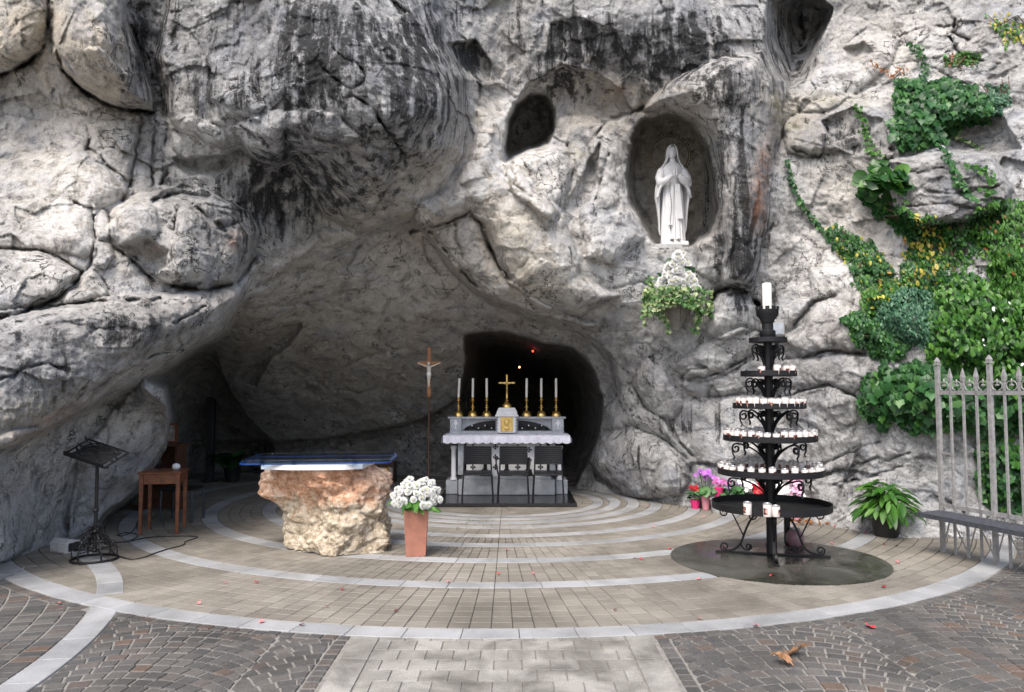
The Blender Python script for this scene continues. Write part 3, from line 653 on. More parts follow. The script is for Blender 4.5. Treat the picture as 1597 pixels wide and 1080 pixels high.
lay(floor, lb, 'band_slab', M['slab'])
# round wet slab under the candle stand
wm, nt, ns, ls, b = new_mat('wet_dark_concrete')
tc = N(nt, 'ShaderNodeNewGeometry').outputs['Position']
w1 = noise_node(nt, 1.6, 7, .65, tc, .8).outputs[0]; w2 = noise_node(nt, 40, 5, .7, tc).outputs[0]
r = ramp(nt, [(.3, (.018, .018, .015)), (.5, (.04, .04, .031)), (.7, (.1, .1, .088))]); ls.new(w1, r.inputs[0]); ls.new(mix_node(nt, .5, r.outputs[0], w2, 'OVERLAY'), b.inputs['Base Color'])
rr = ramp(nt, [(.35, (.1, .1, .1)), (.6, (.45, .45, .45))]); ls.new(w1, rr.inputs[0]); ls.new(rr.outputs[0], b.inputs['Roughness']); bump_to(nt, b, w2, .1, .003)
pm = MB(); pm.lathe([(POOL[2], -.03), (POOL[2], .003), (POOL[2] - .012, .006), (.3, .0045), (.001, .0045)], (POOL[0], POOL[1], 0), 96, caps=False)
pool = pm.build('wet_round_slab', wm, smooth=True); tag(pool, kind='structure')

# ---- straight paved path in front
path = MB(); path.add([(PATH[0], 1.2, -.012), (PATH[1], 1.2, -.012), (PATH[1], 6.2, -.012), (PATH[0], 6.2, -.012)], [(0, 1, 2, 3)])
path_o = path.build('paved_path', M['joint']); tag(path_o, kind='structure')
def clip_poly(poly, inside, cross):
    out = []
    for i in range(len(poly)):
        a, b = poly[i], poly[(i + 1) % len(poly)]; ia, ib = inside(a), inside(b)
        if ia: out.append(a)
        if ia != ib: out.append(cross(a, b))
    return out
RA = RINGS[0][0] + RINGS[0][1] / 2
def out_ring(p): return math.hypot(p[0] - RC[0], p[1] - RC[1]) > RA + .004
def bis(fn):
    def cross(a, b):
        ia = fn(a)
        for _ in range(12):
            m_ = ((a[0] + b[0]) / 2, (a[1] + b[1]) / 2)
            if fn(m_) == ia: a = m_
            else: b = m_
        return a
    return cross
def poly_piece(poly, g, ztop, dome=0, c=.004):
    cx = sum(p[0] for p in poly) / len(poly); cy = sum(p[1] for p in poly) / len(poly)
    if len(poly) < 3: return None
    def shrink(e): return [(cx + (p[0] - cx) * max(.2, 1 - e / max(.02, math.hypot(p[0] - cx, p[1] - cy))), cy + (p[1] - cy) * max(.2, 1 - e / max(.02, math.hypot(p[0] - cx, p[1] - cy)))) for p in poly]
    ar = sum(poly[i][0] * poly[(i + 1) % len(poly)][1] - poly[(i + 1) % len(poly)][0] * poly[i][1] for i in range(len(poly))) / 2
    if abs(ar) < .0012: return None
    if ar < 0: poly = poly[::-1]
    rings = [[(*p, -.03) for p in shrink(g)], [(*p, ztop - c - dome) for p in shrink(g)], [(*p, ztop - dome * .4) for p in shrink(g + c)]]
    v, f = piece_mesh(rings)
    if dome:
        n = len(poly); f = f[:-1]; v.append((cx, cy, ztop)); b0 = (len(rings) - 1) * n
        f += [(b0 + i, b0 + (i + 1) % n, len(v) - 1) for i in range(n)]
    return v, f, cx, cy
pp = []
y = 5.86; row = 0
while y > 1.3:
    x0, x1 = PATH[0] + .21, PATH[1] - .21; w = .187; off = (row % 2) * w / 2
    xs = [x0] + [x for x in np.arange(x0 + off + (w if off == 0 else 0), x1 - .05, w)] + [x1]
    for a, b_ in zip(xs[:-1], xs[1:]):
        q = [(a, y - .193), (b_, y - .193), (b_, y), (a, y)]
        q = clip_poly(q, out_ring, bis(out_ring))
        r_ = poly_piece(q, .005, jig(.0015)) if len(q) > 2 else None
        if r_: pp.append(r_)
    y -= .193; row += 1
for xa, xb in ((PATH[0] + .01, PATH[0] + .2), (PATH[1] - .2, PATH[1] - .01)):
    y = 5.9
    while y > 1.4:
        q = clip_poly([(xa, y - .6), (xb, y - .6), (xb, y), (xa, y)], out_ring, bis(out_ring))
        r_ = poly_piece(q, .004, .001) if len(q) > 2 else None
        if r_: pp.append(r_)
        y -= .6
lay(path_o, pp, 'path_paver', M['path'])

# ---- porphyry cobbles in arcs on both sides
cob = MB(); cob.add([(-9, .5, -.009), (9, .5, -.009), (9, 9.2, -.009), (-9, 9.2, -.009)], [(0, 1, 2, 3)])
cob.f = []; cob.v = []
def cob_bed(x0, x1, y0, y1):
    m_ = MB(); nxx = 40
    return m_
cb = MB()
# bed sheet outside the circle, built in strips up to the ring
xs_ = np.linspace(-9, 9, 120)
for a, b_ in zip(xs_[:-1], xs_[1:]):
    def yt(x):
        d = RA * RA - (x - RC[0]) ** 2
        return RC[1] - math.sqrt(d) + .01 if d > 0 else 9.5
    cb.add([(a, .5, -.009), (b_, .5, -.009), (b_, min(yt(b_), 9.5), -.009), (a, min(yt(a), 9.5), -.009)], [(0, 1, 2, 3)])
cob_o = cb.build('cobbled_ground', M['mortar']); tag(cob_o, kind='structure')
cp = []
def ring_free(p): return math.hypot(p[0] - RC[0], p[1] - RC[1]) > RA + .108
def right_of_L(p): return math.hypot(p[0] - LC[0], p[1] - LC[1]) > LR + LW / 2 + .004
def left_of_L(p): return math.hypot(p[0] - LC[0], p[1] - LC[1]) < LR - LW / 2 - .004
def off_path(p): return p[0] < PATH[0] - .012 or p[0] > PATH[1] + .012
def off_border(p): return p[0] < PATH[0] - .125 or p[0] > PATH[1] + .125
def put(q, *tests):
    for t in tests:
        if len(q) < 3: return
        q = clip_poly(q, t, bis(t))
    if len(q) < 3: return
    x = sum(p[0] for p in q) / len(q); y = sum(p[1] for p in q) / len(q)
    if not in_view(x, y, 260) or hidden(x, y): return
    r_ = poly_piece(q, .0088, jig(.0035), .003, .006)
    if r_: cp.append(r_)
# border row round the circle
nb = int(2 * math.pi * (RA + .055) / .115)
for c in range(nb):
    a0, a1 = c * 2 * math.pi / nb, (c + 1) * 2 * math.pi / nb; am = (a0 + a1) / 2
    if math.sin(am) > .1: continue
    put([(RC[0] + r * math.cos(a), RC[1] + r * math.sin(a)) for r, a in ((RA + .008, a0), (RA + .105, a0), (RA + .105, a1), (RA + .008, a1))], off_path, right_of_L if RC[0] + RA * math.cos(am) > -3.5 else left_of_L)
# border rows beside the path
for s_ in (-1, 1):
    xa = PATH[0] - .118 if s_ < 0 else PATH[1] + .018
    y = 6.0
    while y > 1.5:
        h = .1 + jig(.008); put([(xa, y - h), (xa + .1, y - h), (xa + .1, y), (xa, y)], ring_free); y -= h
# arcs
PW = 1.42; RR_ = PW / math.sqrt(2); nA = 15; DY = .118
for xs0 in np.arange(-9 * PW, 9 * PW, PW):
    x_c = xs0 + .42
    def in_strip(p): return abs(p[0] - x_c) < PW / 2 - .001
    for kk in range(-14, 72):
        y0 = .4 + kk * DY + (DY / 2 if int(round(xs0 / PW)) % 2 else 0); cut = [R(40 + 100 * c / nA) + (jig(.012) if 0 < c < nA else 0) for c in range(nA + 1)]; sh = jig(.03)
        for a0, a1 in zip(cut[:-1], cut[1:]):
            q = []
            for a, o_ in ((a0 + sh, 0), (a1 + sh, 0), (a1 + sh, 1), (a0 + sh, 1)):
                rr = RR_ + o_ * DY * math.sin(a); q.append((x_c + rr * math.cos(a), y0 + rr * math.sin(a)))
            put(q[::-1] if False else q, in_strip, off_border, ring_free, right_of_L)
# rows following the left band
for k in range(30):
    ra, rb = LR - LW / 2 - .17 * k - .006, LR - LW / 2 - .17 * (k + 1) - .006
    if rb < .5: break
    n = int(2 * math.pi * ra / .105)
    for c in range(n):
        a0, a1 = c * 2 * math.pi / n + k * .3, (c + 1) * 2 * math.pi / n + k * .3
        am = (a0 + a1) / 2; x, y = LC[0] + ra * math.cos(am), LC[1] + ra * math.sin(am)
        if x < -8 or y < 1 or y > 8.5: continue
        put([(LC[0] + r * math.cos(a), LC[1] + r * math.sin(a)) for r, a in ((rb, a0), (ra, a0), (ra, a1), (rb, a1))], ring_free)
lay(cob_o, cp, 'cobble', M['cobble'])
print('PAVING', len(tiles), len(slabs), len(pp), len(cp))
# ================================================================ THINGS
def spiral(c, r0, r1, a0, turns, n=22):
    return [(c[0] + (r0 + (r1 - r0) * k / n) * math.cos(a0 + turns * 2 * math.pi * k / n), c[1] + (r0 + (r1 - r0) * k / n) * math.sin(a0 + turns * 2 * math.pi * k / n)) for k in range(n + 1)]
def bez(p0, p1, p2, p3, n=10):
    o = []
    for k in range(n + 1):
        t = k / n; o.append(tuple((1 - t) ** 3 * a + 3 * t * (1 - t) ** 2 * b + 3 * t * t * (1 - t) * c + t ** 3 * d for a, b, c, d in zip(p0, p1, p2, p3)))
    return o

# ---------------------------------------------------------------- altar, its platform and what stands on it
AX = -.09; AY = 12.95
pl = MB(); pl.box((0, 1.08, .0275), (2.2, 2.16, .055), ch=.008)
platform = pl.build('altar_platform', M['black_granite'], None, True, (AX, 12.05, .003)); tag(platform, 'low polished black granite platform under the altar and chairs', 'platform')
altar = empty('altar', (AX, AY, .058)); tag(altar, 'white and grey marble altar with black ornaments and a raised back shelf', 'altar')
m = MB(); m.box((0, .35, .13), (1.62, .62, .26), ch=.012); m.box((0, .33, .285), (1.5, .56, .05), ch=.012); m.build('base', M['marble_grey'], altar)
for s in (-1, 1):
    m = MB(); m.box((s * .93, .42, .12), (.2, .5, .24), ch=.01); m.build('side_base', M['marble_grey'], altar)
    m = MB(); m.lathe([(.06, 0), (.06, .03), (.043, .05), (.04, .5), (.055, .53), (.055, .57)], (s * .9, .2, .24), 14); m.build('column', M['marble'], altar, True)
m = MB(); m.box((0, .3, .59), (1.36, .34, .56), ch=.008); panel = m.build('front_panel', M['marble'], altar)
def fleur(mb, x, z, s):
    for k in range(4):
        a = k * math.pi / 2 + math.pi / 4 * 0
        mb.ball((x + math.cos(a) * s, 0, z + math.sin(a) * s), (s * .55, .008, s * .55), 8, 4)
        mb.box((x + math.cos(a) * s * .5, 0, z + math.sin(a) * s * .5), (s * .35 if k % 2 else s, .012, s if k % 2 else s * .35))
for i in range(7):
    for j in range(3):
        m = MB(); fleur(m, 0, 0, .03)
        m.build('fleur_ornament', M['iron'], panel, True, (-.57 + i * .19, .122, .42 + j * .17 - (.05 if i % 2 else 0) + .04))
for x in (-.36, 0, .36):
    m = MB(); m.prism([(x - .09, .31), (x + .09, .31), (x + .07, .38), (x + .03, .43), (x + .025, .62), (x - .025, .62), (x - .03, .43), (x - .07, .38)], .105, .128, 'y'); m.build('dark_urn_relief', M['iron'], panel)
fr = MB(); fr.box((0, .3, .9), (1.7, .52, .06), ch=.008); frz = fr.build('frieze', M['marble_grey'], altar)
m = MB(); m.ball((0, 0, 0), (.015, .01, .02), 8, 5); BD = m.mesh('bead', M['marble'], True)
for k in range(30): link('bead', BD, frz, (-.72 + k * .0497, .038, .9))
for s in (-1, 1):
    m = MB(); m.box((s * .77, .22, .6), (.1, .3, .54), ch=.008); m.build('pilaster', M['marble_grey'], altar)
m = MB(); m.box((0, .34, .965), (2.02, .8, .06), ch=.01); m.build('table_slab', M['marble'], altar)
# back shelf
ret = empty('x', (0, 0, 0)); bpy.data.objects.remove(ret)
m = MB(); m.box((0, .62, 1.02), (2.0, .22, .05), ch=.006); m.box((0, .62, 1.275), (2.06, .26, .035), ch=.008)
m.box((0, .68, 1.15), (1.96, .08, .21)); shelf = m.build('back_shelf', M['marble_grey'], altar)
for s in (-1, 1):
    m = MB(); m.box((s * .89, .6, 1.15), (.2, .2, .21), ch=.006); blk = m.build('end_block', M['marble_grey'], shelf)
    m = MB()
    m.prism([(s * .89 - .035, 1.2), (s * .89 + .035, 1.2), (s * .89 + .03, 1.16), (s * .89 + .01, 1.135), (s * .89 + .008, 1.1), (s * .89 + .03, 1.085), (s * .89 - .03, 1.085), (s * .89 - .008, 1.1), (s * .89 - .01, 1.135), (s * .89 - .03, 1.16)], .488, .499, 'y')
    m.ball((s * .89, .493, 1.215), (.022, .008, .022), 10, 5)
    for q in (-1, 1): m.tube([(s * .89 + q * .035, .494, 1.19), (s * .89 + q * .058, .494, 1.15), (s * .89 + q * .03, .494, 1.11)], .007, 6)
    m.build('chalice_emblem', M['marble'], shelf, True)
    # open arch with black scrollwork
    x0, x1 = s * .2, s * .77; L = abs(x1 - x0)
    m = MB(); m.prism([(x0 + (x1 - x0) * t, 1.05 + .17 * (math.sin(math.pi * (.5 + .5 * t))) ** .6) if t < 1 else (x1, 1.05) for t in np.linspace(0, 1, 12)] + [(x0, 1.05)], .625, .636, 'y'); m.build('arch_back', M['iron'], shelf)
    for k in range(5):
        m = MB(); cx = x0 + (x1 - x0) * (.1 + .19 * k); rr = .055 * (1 - .13 * k)
        m.tube([(a, .612, b) for a, b in spiral((cx, 1.05 + rr + .012), rr, rr * .2, k * 1.3, 1.4 * (-1) ** k)], .008, 5); m.build('scroll', M['iron'], shelf, True)
    m = MB(); m.ball((0, 0, 0), .014, 8, 5); RS = m.mesh('rosette', M['marble'], True)
    for k in range(4): link('rosette', RS, shelf, (x0 + (x1 - x0) * (.12 + .2 * k), .6, 1.09 + .045 * (k % 2)))
# tabernacle
tb = MB(); tb.box((0, .52, 1.16), (.3, .28, .28), ch=.006); tb.box((0, .52, 1.315), (.4, .36, .035), ch=.008)
tb.loft([[(x * a, .52 + y * a, z) for x, y in ((-.18, -.16), (.18, -.16), (.18, .16), (-.18, .16))] for a, z in ((1, 1.333), (.97, 1.38), (.82, 1.43), (.78, 1.45), (.2, 1.452))])
tab = tb.build('tabernacle', M['marble'], altar)
m = MB(); m.box((0, .374, 1.165), (.215, .02, .25), ch=.004); m.box((0, .366, 1.165), (.17, .01, .2), ch=.003); dr = m.build('gilt_door', M['gold_relief'], tab)
m = MB(); m.ball((0, .36, 1.19), (.045, .012, .06), 10, 6); m.ball((0, .358, 1.1), (.06, .01, .03), 10, 6); m.tube([(-.05, .36, 1.22), (0, .358, 1.25), (.05, .36, 1.22)], .008, 6); m.build('door_relief', M['gold_relief'], dr, True)
for s in (-1, 1):
    for k in range(5): link('bead', BD, tab, (s * .158, .44, 1.06 + k * .05))
# cloth
cm = MB(); W_, n_ = 1.06, 96
top = [(-W_, -.07), (W_, -.07)]
vs_ = []; fs_ = []
for i in range(n_ + 1):
    x = -W_ + 2 * W_ * i / n_; sc_ = abs(math.sin(i * math.pi / 6)); wv = .012 * math.sin(i * .9) + .008 * math.sin(i * .37 + 1)
    for (yy, zz) in ((.72, .9985), (-.055, .9985), (-.072 + wv * .3, .985), (-.078 + wv, .93), (-.08 + wv * 1.4, .885 - .022 * sc_)):
        vs_.append((x, yy, zz))
for i in range(n_):
    for k in range(4): a = i * 5 + k; fs_.append((a, a + 5, a + 6, a + 1))
cm.add(vs_, fs_)
for s in (-1, 1):
    v2 = []; f2 = []
    for i in range(33):
        y = -.055 + .77 * i / 32; w = .01 * math.sin(i * .8)
        for (xx, zz) in ((s * (W_ + .001), .998), (s * (W_ + .02 + w), .94), (s * (W_ + .025 + w), .885 - .02 * abs(math.sin(i * math.pi / 6)))): v2.append((xx, y, zz))
    for i in range(32):
        for k in range(2): a = i * 3 + k; f2.append((a, a + 3, a + 4, a + 1))
    cm.add(v2, f2)
cl = cm.build('altar_cloth', M['cloth'], None, True, (AX, AY, .058)); tag(cl, 'pale lilac white cloth with scalloped edge laid over the altar', 'altar cloth')

def candlestick(x, tilt, label):
    t = empty('candlestick', (AX + x, AY + .6, .058 + 1.293)); tag(t, label, 'candlestick', 'brass candlesticks on the altar')
    m = MB(); m.loft([[(a * 1, b, z) for a, b in [(.085 * k * math.cos(q), .07 * k * math.sin(q)) for q in np.linspace(0, 2 * math.pi, 13)[:-1]]] for k, z in ((1, 0), (1, .018), (.92, .045), (.7, .08), (.35, .105), (.2, .115))]); m.build('foot', M['gold'], t, True)
    m = MB(); m.lathe([(.016, .11), (.014, .14), (.035, .15), (.038, .165), (.018, .178), (.013, .2), (.022, .212), (.013, .226), (.024, .245), (.012, .26), (.014, .275), (.04, .282), (.042, .292), (.018, .3), (.018, .335), (.022, .34)], n=14); m.build('stem', M['gold'], t, True)
    m = MB(); m.tube([(0, 0, .335), (tilt * .33, 0, .665), (tilt * .335, 0, .672)], [.021, .021, .012], 12); c = m.build('candle', M['wax'], t, True)
    m = MB(); m.tube([(tilt * .335, 0, .67), (tilt * .34, .002, .683)], .0025, 5); m.build('wick', M['iron'], c)
names_ = ['leftmost brass candlestick on the altar with a slightly leaning candle', 'second brass candlestick from the left on the altar', 'brass candlestick just left of the gilt tabernacle', 'brass candlestick just right of the gilt tabernacle', 'second brass candlestick from the right on the altar', 'rightmost brass candlestick on the altar']
for x, tl, nm in zip((-.85, -.6, -.355, .345, .605, .865), (.05, .01, 0, .012, 0, 0), names_): candlestick(x, tl, nm)
xc = empty('altar_crucifix', (AX, AY + .52, .058 + 1.452)); tag(xc, 'small brass crucifix standing on top of the white tabernacle', 'crucifix')
m = MB(); m.loft([[(.085 * k * math.cos(q), .06 * k * math.sin(q), z) for q in np.linspace(0, 2 * math.pi, 13)[:-1]] for k, z in ((1, 0), (1, .018), (.85, .05), (.5, .085), (.25, .1))]); m.build('foot', M['gold'], xc, True)
m = MB(); m.lathe([(.014, .1), (.028, .115), (.03, .13), (.014, .145), (.013, .17)], n=12); m.build('stem', M['gold'], xc, True)
m = MB(); m.box((0, 0, .36), (.03, .02, .4), ch=.004); m.box((0, 0, .43), (.25, .018, .03), ch=.004)
for x, z in ((-.125, .43), (.125, .43), (0, .56)): m.ball((x, 0, z), (.022, .012, .022), 8, 5)
m.build('cross', M['gold'], xc)
def corpus(mb, s, y, cx=0, cz=0):
    mb.ball((cx, y - .2 * s, cz + .3 * s), (.1 * s, .11 * s, .13 * s), 10, 8)
    mb.tube([(cx, y, cz + .22 * s), (cx, y, cz + .12 * s), (cx + .01 * s, y, cz - .2 * s), (cx, y, cz - .4 * s), (cx, y - .05 * s, cz - .75 * s), (cx, y, cz - 1.05 * s), (cx, y - .05 * s, cz - 1.15 * s)], [.05 * s, .15 * s, .12 * s, .14 * s, .09 * s, .06 * s, .05 * s], 8)
    for q in (-1, 1): mb.tube([(cx + q * .1 * s, y, cz + .12 * s), (cx + q * .38 * s, y, cz + .22 * s), (cx + q * .72 * s, y, cz + .36 * s)], [.055 * s, .045 * s, .03 * s], 6)
m = MB(); corpus(m, .125, -.02, 0, .385); m.build('figure', M['gold'], xc, True)

# ---------------------------------------------------------------- three chairs
def chair(x, y, rz, label, arms=False):
    t = empty('chair', (x, y, .058), rz); tag(t, label, 'chair', 'black chairs in front of the altar')   # local -y is the front
    m = MB(); m.box((0, 0, .44), (.46, .44, .025), ch=.01); m.build('seat', M['plastic'], t, True)
    bk = MB()
    def bp(u, v): return (u * .215, .215 + .055 * v - .03 * u * u, .56 + .27 * v)
    nu, nv = 15, 8
    for j in range(nv + 1):
        th = .02 if j in (0, nv) else .0115
        bk.tube([bp(-1 + 2 * i / 12, j / nv) for i in range(13)], th if j not in (0, nv) else .014, 6)
    for i in range(nu + 1):
        bk.tube([bp(-1 + 2 * i / nu, v) for v in np.linspace(0, 1, 5)], .0095 if i not in (0, nu) else .014, 6)
    bk.add([(a, b_ + .004, c_) for u in np.linspace(-1, 1, 9) for a, b_, c_ in [bp(u, 0), bp(u, .5), bp(u, 1)]], [(i * 3 + k, i * 3 + 3 + k, i * 3 + 4 + k, i * 3 + 1 + k) for i in range(8) for k in range(2)])
    bk.build('backrest', M['plastic'], t, True)
    for s in (-1, 1):
        m = MB(); m.tube([(s * .245, -.235, 0), (s * .225, -.2, .43)], .0125, 8); m.build('leg', M['plastic'], t, True)
        m = MB(); m.tube([(s * .25, .27, 0), (s * .225, .2, .43), (s * .22, .21, .57), (s * .21, .255, .82)], .0125, 8); m.build('leg', M['plastic'], t, True)
        if arms:
            m = MB(); m.tube([(s * .235, -.2, .43), (s * .265, -.2, .6), (s * .268, -.17, .64), (s * .262, .1, .65), (s * .225, .22, .64)], .013, 8); m.build('armrest', M['plastic'], t, True)
    for yy in (-.21, .2): m = MB(); m.tube([(-.235, yy, .42), (.235, yy, .42)], .01, 6); m.build('seat_rail', M['plastic'], t, True)
chair(-.55, 12.42, .05, 'left black perforated chair in front of the altar')
chair(.02, 12.40, -.02, 'middle black perforated chair with armrests in front of the altar', True)
chair(.58, 12.42, -.06, 'right black perforated chair in front of the altar')

# ---------------------------------------------------------------- crucifix on a pole
pc = P(669, 617, 13.2)
t = empty('processional_crucifix', (pc.x, 13.2, 0)); tag(t, 'wooden crucifix on a thin brown pole left of the altar', 'crucifix')
m = MB(); m.lathe([(.17, 0), (.17, .02), (.03, .05), (.016, .08), (.0135, pc.z - .02)], n=12); m.build('pole', M['wood_dark'], t, True)
m = MB(); m.ball((0, 0, pc.z), (.04, .035, .03), 10, 6); m.build('socket', M['wood_cross'], t, True)
m = MB(); m.box((0, 0, pc.z + .42), (.065, .03, .8), ch=.005); m.box((0, -.003, pc.z + .55), (.4, .03, .06), ch=.005); m.build('cross', M['wood_cross'], t)
m = MB(); corpus(m, .27, -.035, 0, pc.z + .46); m.build('figure', simple('painted_figure', (.72, .66, .56), .5, 0, .1, 10), t, True)
m = MB(); m.lathe([(.032, -.02), (.04, .0), (.036, .03), (.03, .045)], (0, -.04, pc.z + .36), 10); m.build('loincloth', M['petal_white'], t, True)

# ---------------------------------------------------------------- rough stone table
tm, nt, ns, ls, b = new_mat('ochre_and_red_stone')
tc = N(nt, 'ShaderNodeTexCoord').outputs['Object']
n1 = noise_node(nt, 3.2, 8, .65, tc, .5).outputs[0]; n2 = noise_node(nt, 16, 8, .72, tc, .4).outputs[0]; n3 = noise_node(nt, 70, 5, .7, tc).outputs[0]
sp = N(nt, 'ShaderNodeSeparateXYZ'); ls.new(tc, sp.inputs[0])
hh = math_node(nt, 'ADD', math_node(nt, 'MULTIPLY_ADD', sp.outputs[2], 2.3, -.78), math_node(nt, 'MULTIPLY_ADD', n1, 2.6, -1.3))
hr = ramp(nt, [(.2, (0, 0, 0)), (.75, (1, 1, 1))]); ls.new(hh, hr.inputs[0])
red = ramp(nt, [(.34, (.36, .165, .085)), (.5, (.64, .36, .22)), (.64, (.8, .56, .41))]); ls.new(n2, red.inputs[0])
och = ramp(nt, [(.34, (.23, .175, .115)), (.5, (.55, .46, .34)), (.64, (.78, .7, .58))]); ls.new(n2, och.inputs[0])
c = mix_node(nt, hr.outputs[0], och.outputs[0], red.outputs[0]); g = ramp(nt, [(.3, (.6, .6, .6)), (.65, (1.15, 1.15, 1.15))]); ls.new(n3, g.inputs[0])
ls.new(mix_node(nt, 1.0, c, g.outputs[0], 'MULTIPLY'), b.inputs['Base Color']); b.inputs['Roughness'].default_value = .85
hgt = math_node(nt, 'ADD', math_node(nt, 'MULTIPLY', n2, 1.0), math_node(nt, 'MULTIPLY', n3, .25)); bump_to(nt, b, hgt, .9, .03)
tg = Gd(522, 868)
def table_outline(z):    # (left, right, front-corner x, front y, back y) in metres around the corner nearest the viewer, by height
    k = [(0, -.67, .5, .03, -.08, .75), (.12, -.65, .5, .04, -.05, .75), (.35, -.66, .48, .06, .0, .75), (.46, -.68, .48, .02, .02, .75), (.54, -.76, .48, -.02, .03, .76), (.6, -.97, .48, -.06, .02, .78), (.72, -.98, .47, -.1, .0, .8), (.8, -.95, .42, -.14, -.02, .8), (.88, -.93, .27, -.2, -.02, .8), (.93, -.9, .24, -.2, -.02, .78)]
    zs = [q[0] for q in k]; return [np.interp(z, zs, [q[i] for q in k]) for i in range(1, 6)]
NZ, NA_ = 70, 170; V = []
for j in range(NZ + 1):
    z = .93 * j / NZ; l, r_, fx, fyy, by = table_outline(z)
    cor = [(l, by), (l - .0, .32 + .1 * z), (fx - .25, fyy + .13), (fx, fyy), (fx + .22, fyy + .1), (r_, .28), (r_ + .02, by)]
    cor.append((r_ - .3, by + .06)); cor.append((l + .3, by + .06))
    seg = [math.dist(cor[i], cor[(i + 1) % len(cor)]) for i in range(len(cor))]; cum = np.concatenate([[0], np.cumsum(seg)]); tt = np.linspace(0, cum[-1], NA_ + 1)[:-1]
    cl_ = np.array(cor + [cor[0]]); xs = np.interp(tt, cum, cl_[:, 0]); ys = np.interp(tt, cum, cl_[:, 1])
    for _ in range(4): xs = (np.roll(xs, 1) + 2 * xs + np.roll(xs, -1)) / 4; ys = (np.roll(ys, 1) + 2 * ys + np.roll(ys, -1)) / 4
    V += [(x, y, z) for x, y in zip(xs, ys)]
V = np.array(V); cen = np.array([-.1, .4, .45]); nrm = V - cen; nrm[:, 2] *= .15; nrm /= np.linalg.norm(nrm, axis=1)[:, None]
dsp = .15 * fbm(V * 2.0 + 4, 3, .5) - .11 * (fbm(V * np.array([3, 3, 4.5]) + 14, 4, .5, ridged=True) - .4) + .022 * fbm(V * np.array([11, 11, 22]) + 8, 4, .6) - .02 * np.clip(fbm(V * np.array([6, 6, 10]) + 70, 3, .6, ridged=True) - .45, 0, 1) * 3
dsp *= np.where(V[:, 2] > .86, .6, 1)
V2 = V + nrm * dsp[:, None]; V2[:, 2] = np.clip(V2[:, 2] + .03 * fbm(V * 4 + 50, 3) * (V[:, 2] > .1), 0, .95)
fq = [(j * NA_ + i, j * NA_ + (i + 1) % NA_, (j + 1) * NA_ + (i + 1) % NA_, (j + 1) * NA_ + i) for j in range(NZ) for i in range(NA_)]
me = bpy.data.meshes.new('stone'); me.from_pydata([tuple(v) for v in V2] + [(-.1, .4, .92)], [], fq + [(NZ * NA_ + i, NZ * NA_ + (i + 1) % NA_, (NZ + 1) * NA_) for i in range(NA_)]); me.materials.append(tm); me.polygons.foreach_set('use_smooth', [True] * len(me.polygons)); me.update()
st = link('stone_table', me, None, (tg.x, tg.y, .002)); tag(st, 'rough ochre and red boulder used as a table', 'stone table')
m = MB(); l_ = [(-.84, .0), (-.5, -.1), (-.2, -.1), (.1, -.06), (.27, .05), (.3, .7), (-.82, .72)]
m.prism([(x, y + .06) for x, y in l_], .935, .99); m.box((-.1, .4, .945), (.4, .3, .03))
wc = m.build('white_table_cover', simple('white_linen', (.75, .75, .77), .8, 0, .05, 10, .1), None, False, (tg.x, tg.y, 0)); tag(wc, 'thin white cover lying on the red boulder table', 'table cover')
# clear cover with a blue rim
gl, nt, ns, ls, b = new_mat('clear_acrylic'); ns.remove(b)
n_ = noise_node(nt, 8, 3, .5, N(nt, 'ShaderNodeTexCoord').outputs['Object']); tr = N(nt, 'ShaderNodeBsdfTransparent'); tr.inputs[0].default_value = (.72, .82, .92, 1); mx = N(nt, 'ShaderNodeMixShader')
gs = N(nt, 'ShaderNodeBsdfGlossy'); ls.new(math_node(nt, 'MULTIPLY_ADD', n_.outputs[0], .1, .02), gs.inputs['Roughness']); fr_ = N(nt, 'ShaderNodeFresnel'); fr_.inputs[0].default_value = 1.25
ls.new(fr_.outputs[0], mx.inputs[0]); ls.new(tr.outputs[0], mx.inputs[1]); ls.new(gs.outputs[0], mx.inputs[2]); ls.new(mx.outputs[0], nt.nodes['Material Output'].inputs[0])
M['glass'] = gl; M['blue'] = simple('blue_rim', (.006, .045, .17), .35, 0, .1)
def rrect(w, d, r, n=6):
    o = []
    for cx, cy, a in ((w - r, d - r, 0), (-w + r, d - r, 90), (-w + r, -d + r, 180), (w - r, -d + r, 270)):
        o += [(cx + r * math.cos(R(a + 90 * k / n)), cy + r * math.sin(R(a + 90 * k / n))) for k in range(n + 1)]
    return o
cv = empty('clear_cover', (tg.x - .26, tg.y + .42, 1.0)); cv.rotation_euler = (R(.5), R(-.5), R(2)); cv.scale = (.96, .96, .96); tag(cv, 'flat clear plastic cover with bright blue rim on the boulder table', 'cover')
o_ = rrect(.86, .44, .12); i_ = rrect(.845, .425, .11)
m = MB(); m.loft([[(*p, 0.012) for p in o_], [(*p, .055) for p in rrect(.845, .425, .11)], [(*p, .06) for p in rrect(.83, .41, .1)]]); m.build('lid', M['glass'], cv)
m = MB(); n = len(o_)
m.loft([[(*p, 0) for p in rrect(.868, .448, .125)], [(*p, .017) for p in rrect(.868, .448, .125)], [(*p, .017) for p in rrect(.84, .42, .11)], [(*p, 0) for p in rrect(.84, .42, .11)]], caps=False); m.build('rim', M['blue'], cv)
for x, yy in ((-.58, -.448), (-.22, -.448), (.47, -.448), (-.05, .448), (.2, .448)):
    m = MB(); m.box((x, yy + (-.012 if yy < 0 else .012), .02), (.055, .014, .07), ch=.003); m.box((x, yy * .96, .066), (.055, .06, .008)); m.build('clip', M['glass'], cv)

